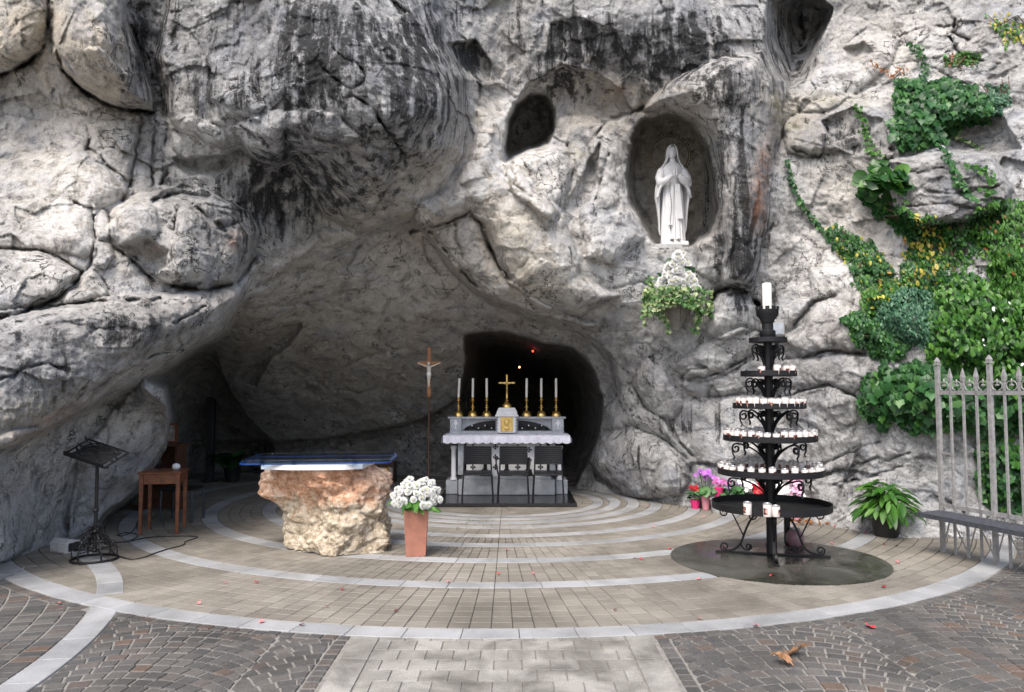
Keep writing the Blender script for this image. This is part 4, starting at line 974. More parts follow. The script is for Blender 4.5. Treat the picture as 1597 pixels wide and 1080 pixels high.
# ---------------------------------------------------------------- square planter with white chrysanthemums
def leaf_verts(kind):
    if kind == 'ivy': o = [(0, -.55), (.2, -.26), (.46, -.14), (.4, .12), (.36, .36), (.14, .36), (0, .3)]
    elif kind == 'lance': o = [(0, -.5), (.1, -.3), (.155, -.02), (.12, .25), (.04, .43), (0, .5)]
    elif kind == 'ovate': o = [(0, -.5), (.2, -.27), (.28, 0), (.2, .3), (.06, .45), (0, .5)]
    else: o = [(0, -.5), (.27, -.36), (.4, 0), (.3, .34), (.1, .48), (0, .5)]
    pts = o + [(-x, y) for x, y in o[-2:0:-1]]
    n = len(pts); v = [(x, y, .28 * abs(x) - .22 * (y * y)) for x, y in pts] + [(0, 0, 0), (0, -.28, -.02), (0, .25, -.015)]
    c, lo, hi = n, n + 1, n + 2; f = []
    for i in range(n):
        a, b_ = pts[i], pts[(i + 1) % n]; my = (a[1] + b_[1]) / 2
        f.append((i, (i + 1) % n, lo if my < -.16 else (hi if my > .14 else c)))
    f += []
    # close the gaps between the three hubs
    for i in range(n):
        def hub(k):
            my = (pts[k][1] + pts[(k + 1) % n][1]) / 2; return lo if my < -.16 else (hi if my > .14 else c)
        h0, h1 = hub((i - 1) % n), hub(i)
        if h0 != h1: f.append((i, h1, h0))
    return np.array(v), f
LEAF = {k: leaf_verts(k) for k in ('ivy', 'lance', 'ovate', 'round')}
def leaf_mesh(kind, mat, name='leaf'):
    v, f = LEAF[kind]; me = bpy.data.meshes.new(name); me.from_pydata([tuple(p) for p in v], [], f); me.materials.append(mat); me.polygons.foreach_set('use_smooth', [True] * len(me.polygons)); me.update(); return me
def scatter_mesh(name, kind, pos, rots, sizes, mat):
    v, f = LEAF[kind]; f = np.array([q if len(q) == 3 else q[:3] for q in f]); nv = len(v)
    pos = np.asarray(pos); V = np.einsum('nij,kj->nki', np.asarray(rots), v) * np.asarray(sizes)[:, None, None] + pos[:, None]
    Fq = (f[None] + (np.arange(len(pos)) * nv)[:, None, None]).reshape(-1, 3)
    return np_mesh(name, V.reshape(-1, 3), Fq, mat)
def rot_leaf(normal, down=Vector((0, 0, -1)), spread=.5, roll=.6):
    """leaf lies in the plane across 'normal', its tip (local -y) hanging along 'down'"""
    n = (Vector(normal) + Vector((random.gauss(0, spread), random.gauss(0, spread), random.gauss(0, spread)))).normalized()
    d = (Vector(down) + Vector((random.gauss(0, roll), random.gauss(0, roll), random.gauss(0, roll)))); d = d - n * d.dot(n)
    if d.length < 1e-3: d = n.orthogonal()
    d.normalize(); y = -d; x = y.cross(n).normalized()
    return Matrix((x, y, n)).transposed()
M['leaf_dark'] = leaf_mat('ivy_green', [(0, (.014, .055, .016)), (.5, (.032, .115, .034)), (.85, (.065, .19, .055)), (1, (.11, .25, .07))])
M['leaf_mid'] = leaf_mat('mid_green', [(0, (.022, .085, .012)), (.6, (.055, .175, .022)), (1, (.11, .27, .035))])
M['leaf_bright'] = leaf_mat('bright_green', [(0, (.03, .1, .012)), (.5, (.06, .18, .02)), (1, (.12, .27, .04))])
M['leaf_blue'] = leaf_mat('blue_green', [(0, (.03, .1, .06)), (.6, (.06, .17, .09)), (1, (.12, .26, .14))])
M['leaf_yellow'] = leaf_mat('yellow_leaf', [(0, (.4, .38, .04)), (.6, (.55, .48, .07)), (.88, (.6, .5, .14)), (1, (.5, .26, .08))])
M['leaf_red'] = leaf_mat('red_autumn_leaf', [(0, (.3, .1, .03)), (1, (.4, .18, .05))])
M['leaf_var'] = leaf_mat('variegated_ivy', [(0, (.03, .1, .02)), (.45, (.1, .22, .06)), (.75, (.26, .36, .14)), (1, (.5, .55, .3))])
M['stem'] = simple('green_stem', (.05, .08, .02), .6)
M['twig'] = simple('brown_stem', (.09, .06, .035), .8)
# daisy-like flower head
def flower_head(mat, eye=None, petals=16, rings=3, name='flower_head'):
    mb = MB()
    for rI in range(rings):
        k = petals - rI * 3; L = .5 - .1 * rI; up = .08 + .16 * rI
        for i in range(k):
            a = 2 * math.pi * (i + .5 * rI) / k; w = .62 * math.pi * L / k
            ca, sa = math.cos(a), math.sin(a)
            def q(r_, s_, z): return (ca * r_ - sa * s_, sa * r_ + ca * s_, z)
            mb.add([q(.06, 0, .02), q(L * .6, w, up * .8), q(L, w * .5, up * .6), q(L, -w * .5, up * .6), q(L * .6, -w, up * .8)], [(0, 1, 2), (0, 2, 3), (0, 3, 4)])
    return mb.mesh(name, mat, True, fix=False)
def flower_eye_mesh(): m = MB(); m.ball((0, 0, .24), (.1, .1, .06), 8, 5); return m.mesh('eye', M['flower_eye'], True)
FH = flower_head(M['petal_white'], petals=18, rings=4); FE = flower_eye_mesh()
def face_rot(d): return Vector(d).to_track_quat('Z', 'Y').to_euler()
pb = Gd(649, 866)
pot = empty('planter', (pb.x, pb.y, .004), R(4)); tag(pot, 'tall square tapered terracotta planter of white flowers beside the boulder table', 'planter')
m = MB(); h = .5
def sq(w, z): return [(-w, -w, z), (w, -w, z), (w, w, z), (-w, w, z)]
m.loft([sq(.104, 0), sq(.106, .012), sq(.132, h), sq(.122, h), sq(.118, h - .06)], caps=False); m.add(sq(.118, h - .06), [(0, 1, 2, 3)]); m.add(sq(.104, 0), [(3, 2, 1, 0)]); m.build('pot', M['terracotta'], pot)
bq = empty('bouquet', (pb.x, pb.y, h)); tag(bq, 'dense bunch of white chrysanthemums in the terracotta planter', 'flowers')
m = MB(); pos_f = []
for k in range(78):
    while True:
        d = Vector((random.gauss(0, .62), random.gauss(0, .62), random.uniform(.0, 1))); d.normalize()
        k2 = random.uniform(.82, 1.1); p = Vector((d.x * .25 * k2, d.y * .22 * k2, .06 + d.z * .27 * k2))
        if all((p - q).length > .042 for q in pos_f) or random.random() < .05: break
    pos_f.append(p); s = random.uniform(.065, .115)
    fl = link('flower_head', FH, bq, p, face_rot(d + Vector((0, -.35, .1))), s); link('eye', FE, fl)
    m.tube([(p.x * .15, p.y * .15, -.05), (p.x * .6, p.y * .6, p.z * .5), tuple(p)], .0035, 5)
m.build('stems', M['stem'], bq)
LV = leaf_mesh('lance', M['leaf_mid'])
for k in range(46):
    a = random.uniform(0, 2 * math.pi); rr = random.uniform(.1, .27)
    p = Vector((math.cos(a) * rr, math.sin(a) * rr, random.uniform(-.02, .1)))
    link('leaf', LV, bq, p, rot_leaf((math.cos(a) * .3, math.sin(a) * .3 - .5, 1), (math.cos(a), math.sin(a), .1), .25, .2).to_euler(), random.uniform(.12, .22))
# ---------------------------------------------------------------- statue in the niche
sY = 12.15; sb = P(1050, 386, sY); S = 157 / (F_PX / sY) / 1.57
t = empty('statue', (sb.x, sY, sb.z)); t.scale = (S,) * 3; tag(t, 'white stone statue of a veiled praying woman standing in the rock niche', 'statue')
m = MB(); m.box((0, 0, .035), (.42, .34, .07), ch=.012); m.build('plinth', M['statue'], t)
Z0 = .07
def fold_ring(z, rx, ry, amp, nf, ph, n=72, cy=0, front=1):
    o = []
    for k in range(n):
        a = 2 * math.pi * k / n; f = 1 + amp * math.sin(nf * a + ph) + amp * .5 * math.sin(nf * 1.7 * a + ph * 2)
        o.append((rx * f * math.cos(a), cy + ry * f * math.sin(a), z))
    return o
m = MB(); lv = [(0, .18, .15, .05), (.05, .178, .15, .055), (.2, .172, .14, .06), (.4, .165, .135, .06), (.6, .16, .13, .05), (.8, .15, .12, .035), (.9, .14, .112, .02), (1.0, .15, .115, .015), (1.1, .165, .115, .01), (1.18, .17, .105, .0), (1.24, .13, .085, 0), (1.275, .07, .06, 0), (1.3, .052, .055, 0), (1.34, .05, .052, 0)]
m.loft([fold_ring(Z0 + z, a, b_, c, 15, .6 + z * .8) for z, a, b_, c in lv]); m.build('robe', M['statue'], t, True)
# head with face
hd = MB(); hc = Vector((-.005, -.02, Z0 + 1.43)); n_u, n_v = 28, 20; rings = []
for j in range(n_v + 1):
    th = math.pi * j / n_v; ring = []
    for i in range(n_u):
        a = 2 * math.pi * i / n_u; x, y, z = math.sin(th) * math.cos(a), math.sin(th) * math.sin(a), -math.cos(th)
        px_, py_, pz_ = x * .072 * (1 - .18 * max(0, -z)), y * .088, z * .108
        fr_ = max(0, -y)
        if fr_ > .3:
            py_ -= .02 * math.exp(-((x / .18) ** 2)) * math.exp(-((z + .12) / .22) ** 2)            # nose
            for q in (-1, 1): py_ += .012 * math.exp(-(((x - q * .4) / .2) ** 2)) * math.exp(-((z - .08) / .12) ** 2)   # eye sockets
            py_ -= .007 * math.exp(-((x / .3) ** 2)) * math.exp(-((z + .48) / .09) ** 2)           # lips
            py_ -= .008 * math.exp(-((x / .3) ** 2)) * math.exp(-((z + .8) / .15) ** 2)            # chin
        ring.append((px_, py_, pz_))
    rings.append(ring)
hd.loft(rings, Matrix.Translation(hc) @ Matrix.Rotation(R(-8), 4, 'X') @ Matrix.Rotation(R(6), 4, 'Y')); hd.build('head', M['statue'], t, True)
# veil: open shell round head and shoulders
def shell(rows, thick, n=40):
    rings = []
    for z, rx, ry, cy, op, amp in rows:      # op = half opening at the front, degrees
        out, inn = [], []
        for k in range(n + 1):
            a = R(-90 + op + (360 - 2 * op) * k / n); f = 1 + amp * math.sin(k * 1.7 + z * 3)
            out.append((rx * f * math.cos(a), cy + ry * f * math.sin(a), z)); inn.append(((rx * f - thick) * math.cos(a), cy + (ry * f - thick) * math.sin(a), z))
        rings.append(out + inn[::-1])
    return rings
v_ = MB(); v_.loft(shell([(Z0 + 1.12, .2, .17, .02, 62, .02), (Z0 + 1.2, .19, .16, .02, 60, .02), (Z0 + 1.27, .135, .13, .01, 52, .02), (Z0 + 1.34, .11, .115, .005, 46, .01), (Z0 + 1.42, .102, .115, .0, 42, 0), (Z0 + 1.48, .096, .112, -.005, 38, 0), (Z0 + 1.525, .078, .098, -.008, 26, 0), (Z0 + 1.555, .05, .07, -.005, 8, 0), (Z0 + 1.57, .018, .03, -.002, 2, 0)], .014)); v_.build('veil', M['statue'], t, True)
# mantle falling down the back and over the arms
mt = MB(); mt.loft(shell([(Z0 + .14, .2, .17, .04, 96, .03), (Z0 + .22, .215, .18, .04, 88, .035), (Z0 + .42, .225, .18, .035, 80, .04), (Z0 + .62, .25, .185, .03, 68, .04), (Z0 + .72, .275, .19, .02, 60, .03), (Z0 + .84, .268, .185, .01, 56, .03), (Z0 + .98, .25, .17, .01, 55, .02), (Z0 + 1.1, .225, .15, .01, 58, .01), (Z0 + 1.19, .185, .125, .01, 62, 0), (Z0 + 1.235, .14, .1, .01, 68, 0)], .02, 60)); mt.build('mantle', M['statue'], t, True)
for s in (-1, 1):
    m = MB(); m.tube([(s * .17, .0, Z0 + 1.15), (s * .215, -.05, Z0 + 1.02), (s * .21, -.12, Z0 + .92), (s * .13, -.19, Z0 + .95), (s * .05, -.22, Z0 + 1.02)], [.065, .07, .072, .058, .036], 14)
    # hanging sleeve
    m.loft([[(s * (.12 + a * .1) + .045 * math.cos(q) * (1 - a * .2), -.17 + .06 * a + .05 * math.sin(q), Z0 + .93 - dz * (1 if math.cos(q) * s > -.2 else .75)) for q in np.linspace(0, 2 * math.pi, 15)[:-1]] for a, dz in ((.2, 0), (.7, .05), (1.05, .12), (1.2, .19), (1.28, .235))]); m.build('sleeve', M['statue'], t, True)
    m = MB(); m.ball((s * .018, -.235, Z0 + 1.05), (.018, .03, .045), 10, 8)
    for k in range(4): m.tube([(s * .016, -.215 - .014 * k, Z0 + 1.08), (s * .012, -.222 - .014 * k, Z0 + 1.115), (s * .008, -.226 - .013 * k, Z0 + 1.135 + (.012, .02, .014, 0)[k])], [.009, .008, .006], 7)
    m.tube([(s * .02, -.215, Z0 + 1.04), (s * .022, -.2, Z0 + 1.075), (s * .014, -.198, Z0 + 1.1)], [.01, .009, .007], 7); m.build('hand', M['statue'], t, True)
    m = MB(); m.loft([[(x + s * .01, -.14 - .01 * k, z) for x, z in ((s * .02 - .028 + .02 * k, Z0 + .9 - .0), (s * .02 + .028 + .02 * k * s, Z0 + .9))] + [(x + s * .05, -.16 - .0 * k, Z0 + .3 + .05 * s) for x in (s * .03 + .045, s * .03 - .045)] for k in (0, 1)]); m.build('sash', M['statue'], t)
    m = MB(); m.ball((s * .05, -.15, Z0 + .02), (.035, .06, .022), 10, 6); m.build('foot', simple('bare_foot_stone', (.3, .29, .27), .6), t, True)
m = MB()
for k in range(30):
    z = Z0 + .95 - .025 * k; m.ball((-.065 - .01 * math.sin(k * .3), -.155 - .012 * math.sin(k * .1), z), .007, 6, 4)
m.box((-.07, -.165, Z0 + .19), (.012, .006, .05)); m.box((-.07, -.165, Z0 + .2), (.03, .006, .012)); m.build('rosary', M['iron'], t, True)
hl = MB(); hr_ = .3
hl.tube([(hr_ * math.cos(a), .16, Z0 + 1.46 + hr_ * math.sin(a)) for a in np.linspace(0, 2 * math.pi, 49)], .008, 6)
for k in range(40):
    a = 2 * math.pi * k / 40; hl.box((1.12 * hr_ * math.cos(a), .16, Z0 + 1.46 + 1.12 * hr_ * math.sin(a)), (.022, .008, .035))
hl.tube([(0, .16, Z0 + 1.16), (0, .16, Z0 + .6)], .006, 6)
hl.build('halo', simple('old_brass', (.1, .085, .045), .5, .6), t, True)
# pedestal inscription under the statue
ip = rock_at(1047, 399, .03)
cu = bpy.data.curves.new('inscription', 'FONT'); cu.body = 'QUE SOY'; cu.size = .075; cu.align_x = 'CENTER'; cu.extrude = .004; cu.space_character = 1.1
to = bpy.data.objects.new('tmp', cu); COL.objects.link(to); dg = bpy.context.evaluated_depsgraph_get(); ime = bpy.data.meshes.new_from_object(to.evaluated_get(dg)); bpy.data.objects.remove(to)
ime.materials.append(M['iron'])
ins = empty('stone_pedestal', (ip.x, sY - .2, sb.z - .01)); tag(ins, 'short pale stone pedestal with lettering below the statue', 'pedestal')
m = MB(); m.loft([[(x * k, .05 + y * k2, z) for x, y in rrect(.24, .2, .08, 4)] for k, k2, z in ((.7, .8, -.34), (.9, .95, -.22), (1, 1, -.06), (.96, .97, 0))]); m.build('block', simple('pale_stone', (.42, .42, .42), .8, 0, .2, 9, .4), ins, True)
link('inscription', ime, ins, (0, -.155, -.12), (R(90), 0, 0))

# ---------------------------------------------------------------- bracket bouquet below the statue
def vine_leaf_objs(parent, kind, mat, pts, name='leaf'):
    me = leaf_mesh(kind, mat, name)
    for p, rot, s in pts: link(name, me, parent, p, rot.to_euler(), s)
bY = rockY(1055, 470) - .3; bb = P(1056, 478, bY)
br = empty('wall_planter', (bb.x, bY, bb.z)); tag(br, 'small stone bracket planter on the rock below the statue', 'planter')
m = MB(); m.loft([[(.3 * k * math.cos(a), .28 * k * math.sin(a) + .1, z) for a in np.linspace(0, 2 * math.pi, 25)[:-1]] for k, z in ((.22, -.36), (.3, -.3), (.45, -.2), (.8, -.06), (1, .02), (1, .1), (.9, .1))]); m.build('bowl', simple('grey_stone', (.2, .19, .17), .85, 0, .3, 12, .4), br, True)
fb = empty('flower_spray', (bb.x, bY, bb.z + .1)); tag(fb, 'white flower spray rising in a point below the statue', 'flowers')
LW_ = F_PX / bY
for k in range(150):
    py_ = 394 + 70 * (random.random() ** .75); hw = 8 + 34 * max(0, (py_ - 396) / 70) ** 1.1
    px_ = 1056 + random.uniform(-hw, hw) + (3 if py_ < 415 else 0)
    p = P(px_, py_, bY - .1 - .2 * (1 - abs(px_ - 1056) / 50) + random.uniform(-.06, .06)) - fb.location
    fl = link('flower_head', FH, fb, p, face_rot((random.gauss(0, .35), -1, .35 + random.gauss(0, .3))), random.uniform(.085, .13)); link('eye', FE, fl)
m = MB()
for k in range(26): x = random.uniform(-.16, .16); m.tube([(x * .3, 0, -.1), (x * .7, -.1, .2), (x * .5, -.1, .55 - abs(x))], .005, 5)
m.build('stems', M['stem'], fb)
lvs = []
for k in range(50):
    py_ = random.uniform(405, 470); hw = 12 + 36 * (py_ - 396) / 70; px_ = 1056 + random.choice((-1, 1)) * random.uniform(.3 * hw, hw)
    lvs.append((P(px_, py_, bY + random.uniform(-.1, .1)) - fb.location, rot_leaf((0, -1, .4), (0, 0, -1), .4, .8), random.uniform(.1, .17)))
vine_leaf_objs(fb, 'ovate', M['leaf_dark'], lvs)
iv = empty('trailing_ivy', (bb.x, bY, bb.z)); tag(iv, 'variegated trailing ivy spilling over the bracket below the statue', 'ivy')
pos, rots, szs = [], [], []
def ivy_at(px_, py_, dY, s):
    pos.append(P(px_, py_, bY - dY) - iv.location); rots.append(np.array(rot_leaf((random.gauss(0, .2), -1, .35), (0, 0, -1), .4, .5))); szs.append(s)
for k in range(620):
    a = random.gauss(0, 1); px_ = 1058 + 52 * max(-1, min(1, a * .55)); py_ = 446 + 46 * random.random() ** 1.0 + abs(px_ - 1058) * .12
    if py_ > 474 + 22 * abs(px_ - 1058) / 52: continue
    ivy_at(px_, py_, .3 * math.sqrt(max(0, 1 - ((px_ - 1058) / 56) ** 2)) + random.uniform(-.05, .1), random.uniform(.05, .085))
for x0, y0, y1, sw in ((1010, 440, 512, -6), (1014, 432, 470, 4), (1022, 470, 500, 10), (1032, 480, 522, 12), (1095, 480, 522, -14), (1105, 470, 490, 2), (1012, 450, 495, -8), (1085, 478, 505, 6)):
    for k in range(26):
        f = k / 26; ivy_at(x0 + sw * f + random.gauss(0, 2.5), y0 + (y1 - y0) * f, .12 + random.uniform(-.03, .05), random.uniform(.045, .075))
o = link('foliage', scatter_mesh('foliage', 'ivy', pos, rots, szs, M['leaf_var']), iv); o['kind'] = 'stuff'
m = MB()
for k in range(14): x = random.uniform(-.45, .45); m.tube([(x * .3, -.05, .1), (x * .8, -.15, .12), (x, -.16, -.05), (x * 1.03, -.13, -.25)], .005, 5)
m.build('stems', M['twig'], iv)

# ---------------------------------------------------------------- tiered candle stand
cg = Gd(1204, 866); SX, SY = cg.x, cg.y
cs = empty('candle_stand', (SX, SY, .006)); tag(cs, 'tall black wrought iron candle stand with six round trays', 'candle stand')
m = MB(); m.lathe([(.055, 0), (.055, .5), (.05, 1.2), (.045, 2.3), (.05, 2.34)], n=16); m.build('pole', M['iron'], cs, True)
TR = [(.5, .635, .075), (.875, .565, .07), (1.245, .5, .065), (1.6, .39, .06), (1.955, .3, .06), (2.33, .205, .055)]
for z, r_, hgt in TR:
    m = MB(); m.lathe([(.05, .0), (r_ - .005, .0), (r_, .004), (r_, hgt), (r_ - .008, hgt), (r_ - .01, .012), (.05, .012)], (0, 0, z), 56, caps=False); m.build('tray', M['iron'], cs, True)
def flat_scroll(mb, pts2, ang, w=.011, th=.02):
    ca, sa = math.cos(ang), math.sin(ang)
    mb.tube([(x * ca, x * sa, z) for x, z in pts2], [(w, th)] * len(pts2), 6, flat=(-sa, ca, 0))
for k, (z, r_, hgt) in enumerate(TR):
    if k == 0: continue
    for q in range(4):
        a = R(18 + 90 * q); m = MB()
        top = z - .012; L = min(.33, z - TR[k - 1][0] - .12)
        x1 = r_ * .93
        # main curve from the pole up and out to a scroll at the rim
        main = bez((.05, top - L), (.09, top - L * .5), (x1 * .55, top - .04), (x1 - .05, top - .012), 12)
        sp = spiral((x1 - .03, top - .065), .055, .016, R(100), -1.25, 20)
        flat_scroll(m, main + sp, a, .009, .016)
        flat_scroll(m, [(x1 + .02, top - .055), (x1 + .012, top - .12), (x1 - .01, top - .155), (x1 + .005, top - .185)], a, .007, .012)
        inner = bez((.06, top - L * .75), (.12, top - L * .4), (.16, top - .12), (.14, top - .045), 8) + spiral((.105, top - .055), .04, .012, R(15), 1.2, 16)
        flat_scroll(m, inner, a, .008, .014)
        m.build('scroll_bracket', M['iron'], cs, True)
# feet
for q in range(4):
    a = R(-14 + 90 * q); m = MB()
    flat_scroll(m, bez((.05, .47), (.2, .48), (.26, .3), (.32, .12), 12) + bez((.32, .12), (.35, .05), (.42, .015), (.5, .02), 6), a, .012, .022)
    flat_scroll(m, spiral((.5, .065), .05, .015, R(-90), 1.3, 20), a, .009, .016)
    flat_scroll(m, bez((.33, .1), (.3, .03), (.26, .02), (.22, .05), 6) + spiral((.245, .07), .035, .012, R(190), -1.2, 14), a, .009, .014)
    flat_scroll(m, spiral((.2, .41), .05, .014, R(80), 1.5, 20), a, .009, .016)
    flat_scroll(m, bez((.3, .2), (.36, .32), (.4, .42), (.44, .48), 8) + spiral((.5, .44), .055, .015, R(140), -1.4, 20), a, .008, .014)
    m.box((.3 * math.cos(a), .3 * math.sin(a), .008), (.6, .055, .014), a); m.build('foot', M['iron'], cs, True)
m = MB(); m.lathe([(.05, 2.34), (.085, 2.4), (.085, 2.46), (.06, 2.48), (.06, 2.55), (.075, 2.56), (.075, 2.58), (.12, 2.64), (.122, 2.7), (.112, 2.7), (.1, 2.645), (.03, 2.6)], n=24); cup = m.build('candle_cup', M['iron'], cs, True)
for k in range(10):
    a = 2 * math.pi * k / 10; m = MB(); m.box((.117 * math.cos(a), .117 * math.sin(a), 2.715), (.016, .045, .04), a); m.build('crown_tooth', M['iron'], cup)
bc = link('pillar_candle', None) if False else None
m = MB(); m.lathe([(.05, 0), (.05, .385), (.044, .395), (.01, .39)], n=20); pcn = m.build('pillar_candle', M['wax'], None, True, (SX, SY, 2.61)); tag(pcn, 'thick white pillar candle on top of the iron stand', 'candle')
m = MB(); m.tube([(0, 0, .388), (.003, 0, .41)], .003, 5); m.build('wick', M['iron'], pcn)
# votive candles
M['votive'] = simple('white_votive_cup', (.78, .72, .68), .45, 0, .05, 20, trans=0)
M['foil'] = simple('silver_lid', (.55, .55, .56), .35, .7, .15, 40)
pm_, nt, ns, ls, b = new_mat('votive_picture')
tc = N(nt, 'ShaderNodeTexCoord').outputs['Object']; ad = N(nt, 'ShaderNodeVectorMath'); ad.operation = 'ADD'
oi = N(nt, 'ShaderNodeObjectInfo'); ls.new(tc, ad.inputs[0]); ls.new(oi.outputs['Random'], ad.inputs[1])
r = ramp(nt, [(.38, (.03, .012, .012)), (.5, (.22, .06, .045)), (.62, (.6, .4, .34))]); ls.new(noise_node(nt, 45, 2, .5, ad.outputs[0]).outputs[0], r.inputs[0]); ls.new(r.outputs[0], b.inputs['Base Color']); b.inputs['Roughness'].default_value = .5
m = MB(); m.lathe([(.034, 0), (.036, .004), (.0375, .1), (.036, .108), (.029, .109)], n=14); VC = m.mesh('votive_candle', M['votive'], True)
m = MB(); m.lathe([(.038, .103), (.0382, .11), (.028, .115), (.026, .11)], n=14); VL = m.mesh('lid_rim', M['foil'], True)
m = MB(); vs_ = []; 
for k in range(7):
    a = R(-90 - 30 + 10 * k)
    vs_ += [(.0372 * math.cos(a), .0372 * math.sin(a), .018), (.0388 * math.cos(a), .0388 * math.sin(a), .072)]
m.add(vs_, [(2 * k, 2 * k + 2, 2 * k + 3, 2 * k + 1) for k in range(6)]); VP = m.mesh('picture', pm_, True)
def votive(x, y, z, label, group, s=1.0, tp=0):
    o = link('votive_candle', VC, None, (x, y, z), (0, 0, random.uniform(-1.5, 1.5)), (s, s, s * random.uniform(.82, 1.06))); tag(o, label, 'candle', group)
    link('lid_rim', VL, o)
    if random.random() < .85: link('picture', VP, o)
ORD = ['first', 'second', 'third', 'fourth', 'fifth', 'sixth', 'seventh', 'eighth', 'ninth', 'tenth', 'eleventh', 'twelfth', 'thirteenth', 'fourteenth', 'fifteenth', 'sixteenth', 'seventeenth', 'eighteenth', 'nineteenth', 'twentieth']
def ring_votives(k, angs, rr, where_, group, s=1.0, front=True):
    z, r_, hgt = TR[k]; fr = sorted([a for a in angs if math.sin(a) < -.02], key=lambda a: math.cos(a)) if front else []
    for a in angs:
        if a in fr: lb = '%s votive candle from left on the front rim of the %s' % (ORD[fr.index(a)], where_)
        else: lb = 'white votive candle standing towards the back of the %s' % where_
        votive(SX + rr * math.cos(a), SY + rr * math.sin(a), .006 + z + .0125, lb, group, s)
fa = lambda n, a, b_: [R(a + (b_ - a) * (i + .5) / n) + random.uniform(-.012, .012) for i in range(n)]
ring_votives(1, fa(29, 0, 360), .525, 'second tray from the bottom', 'votive candles in the second tray')
ring_votives(1, fa(18, 20, 160), .44, 'second tray from the bottom', 'votive candles in the second tray', front=False)
ring_votives(2, fa(34, 0, 360), .462, 'third tray from the bottom', 'votive candles in the third tray')
ring_votives(2, fa(12, 10, 170), .38, 'third tray from the bottom', 'votive candles in the third tray', front=False)
ring_votives(3, [R(a) for a in (190, 203, 217, 229, 243, 256, 267, 279, 293, 304, 318, 334, 350)], .352, 'fourth tray from the bottom', 'votive candles in the fourth tray', 1.05)
ring_votives(4, [R(a) for a in (236, 272, 297, 322)], .262, 'fifth tray from the bottom', 'votive candles in the fifth tray', 1.05)
for (px_, py_), lb_ in zip(((1166, 803), (1197, 806), (1210, 806)), ('lone white votive candle at the left in the lowest tray', 'left one of two close votive candles in the lowest tray', 'right one of two close votive candles in the lowest tray')):
    g = Gd(px_, py_, .006 + .5125); votive(g.x, g.y, .006 + .5125, lb_, 'votive candles in the lowest tray', 1.15)
# floodlight on the rock behind the stand
fp = rock_at(1212, 512, .12)
t = empty('floodlight', fp); tag(t, 'small grey floodlight fixed to the rock behind the pillar candle', 'floodlight')
m = MB(); m.box((0, 0, 0), (.2, .1, .24), ch=.015); m.build('housing', M['iron_grey'], t); m = MB(); m.box((0, -.055, -.01), (.15, .012, .17), ch=.004); m.build('lens', simple('lamp_glass', (.35, .38, .42), .15), t)
m = MB(); m.tube([(-.11, 0, 0), (-.12, .05, -.12), (0, .1, -.16), (.12, .05, -.12), (.11, 0, 0)], .01, 6); m.build('bracket', M['iron'], t)
# ---------------------------------------------------------------- iron lectern
lg = Gd(147, 874)
t = empty('lectern', (lg.x, lg.y, .003)); tag(t, 'black wrought iron lectern with scrolled feet and tilted desk', 'lectern')
m = MB(); m.tube([(0, 0, .08), (0.005, 0, .6), (0, 0, 1.1)], [.02, .018, .018], 10)
for z in (.1, .3, .52): m.lathe([(.02, -.02), (.032, 0), (.02, .02)], (0, 0, z), 10)
m.build('pole', M['iron'], t, True)
m = MB(); m.tube([(.225 * math.cos(a), .225 * math.sin(a), .014) for a in np.linspace(0, 2 * math.pi, 41)], .013, 8); m.build('base_ring', M['iron'], t, True)
for q in range(6):
    a = R(60 * q + 15); m = MB()
    flat_scroll(m, bez((.02, .27), (.07, .31), (.12, .25), (.15, .17), 8) + bez((.15, .2), (.19, .12), (.24, .16), (.215, .02), 8), a, .007, .009)
    flat_scroll(m, spiral((.165, .16), .05, .014, R(-60), 1.4, 18), a, .006, .008); flat_scroll(m, spiral((.1, .22), .045, .012, R(200), -1.4, 18), a, .006, .008)
    flat_scroll(m, [(.02, .1), (.1, .11), (.2, .1)], a, .006, .008); flat_scroll(m, spiral((.055, .33), .03, .01, R(-90), 1.3, 14), a, .005, .008)
    m.build('scroll_leg', M['iron'], t, True)
dk = empty('desk', (0, 0, 0)); bpy.data.objects.remove(dk)
T = Matrix.Translation((.0, -.02, 1.13)) @ Matrix.Rotation(R(-12), 4, 'Z') @ Matrix.Rotation(R(15), 4, 'Y') @ Matrix.Rotation(R(24), 4, 'X')
m = MB()
for a, b_ in (((-.26, -.17), (.26, -.17)), ((.26, -.17), (.26, .17)), ((.26, .17), (-.26, .17)), ((-.26, .17), (-.26, -.17))): m.tube([(*a, 0), (*b_, 0)], .011, 6, M=T)
for q in (-1, 1):
    for s in (-1, 1):
        m.tube([(x, y, 0) for x, y in spiral((q * .13, s * .075), .08, .02, 0, 1.6 * s, 24)], .008, 6, M=T)
        m.tube([(q * .02, s * .02, 0), (q * .2, s * .13, 0)], .012, 6, M=T); m.tube([(q * .24, s * .02, 0), (q * .06, s * .15, 0)], .012, 6, M=T)
for s in (-1, 1): m.box((s * .12, 0, 0), (.16, .22, .006), M=T)
m.box((0, 0, -.006), (.1, .34, .014), M=T); m.box((0, -.178, .02), (.5, .012, .05), M=T); m.tube([(.26, -.17, 0), (.3, -.17, .01), (.31, -.17, .04)], .01, 6, M=T); m.tube([(-.26, .17, 0), (-.3, .17, -.01), (-.31, .17, .02)], .01, 6, M=T)
m.build('desk', M['iron'], t)

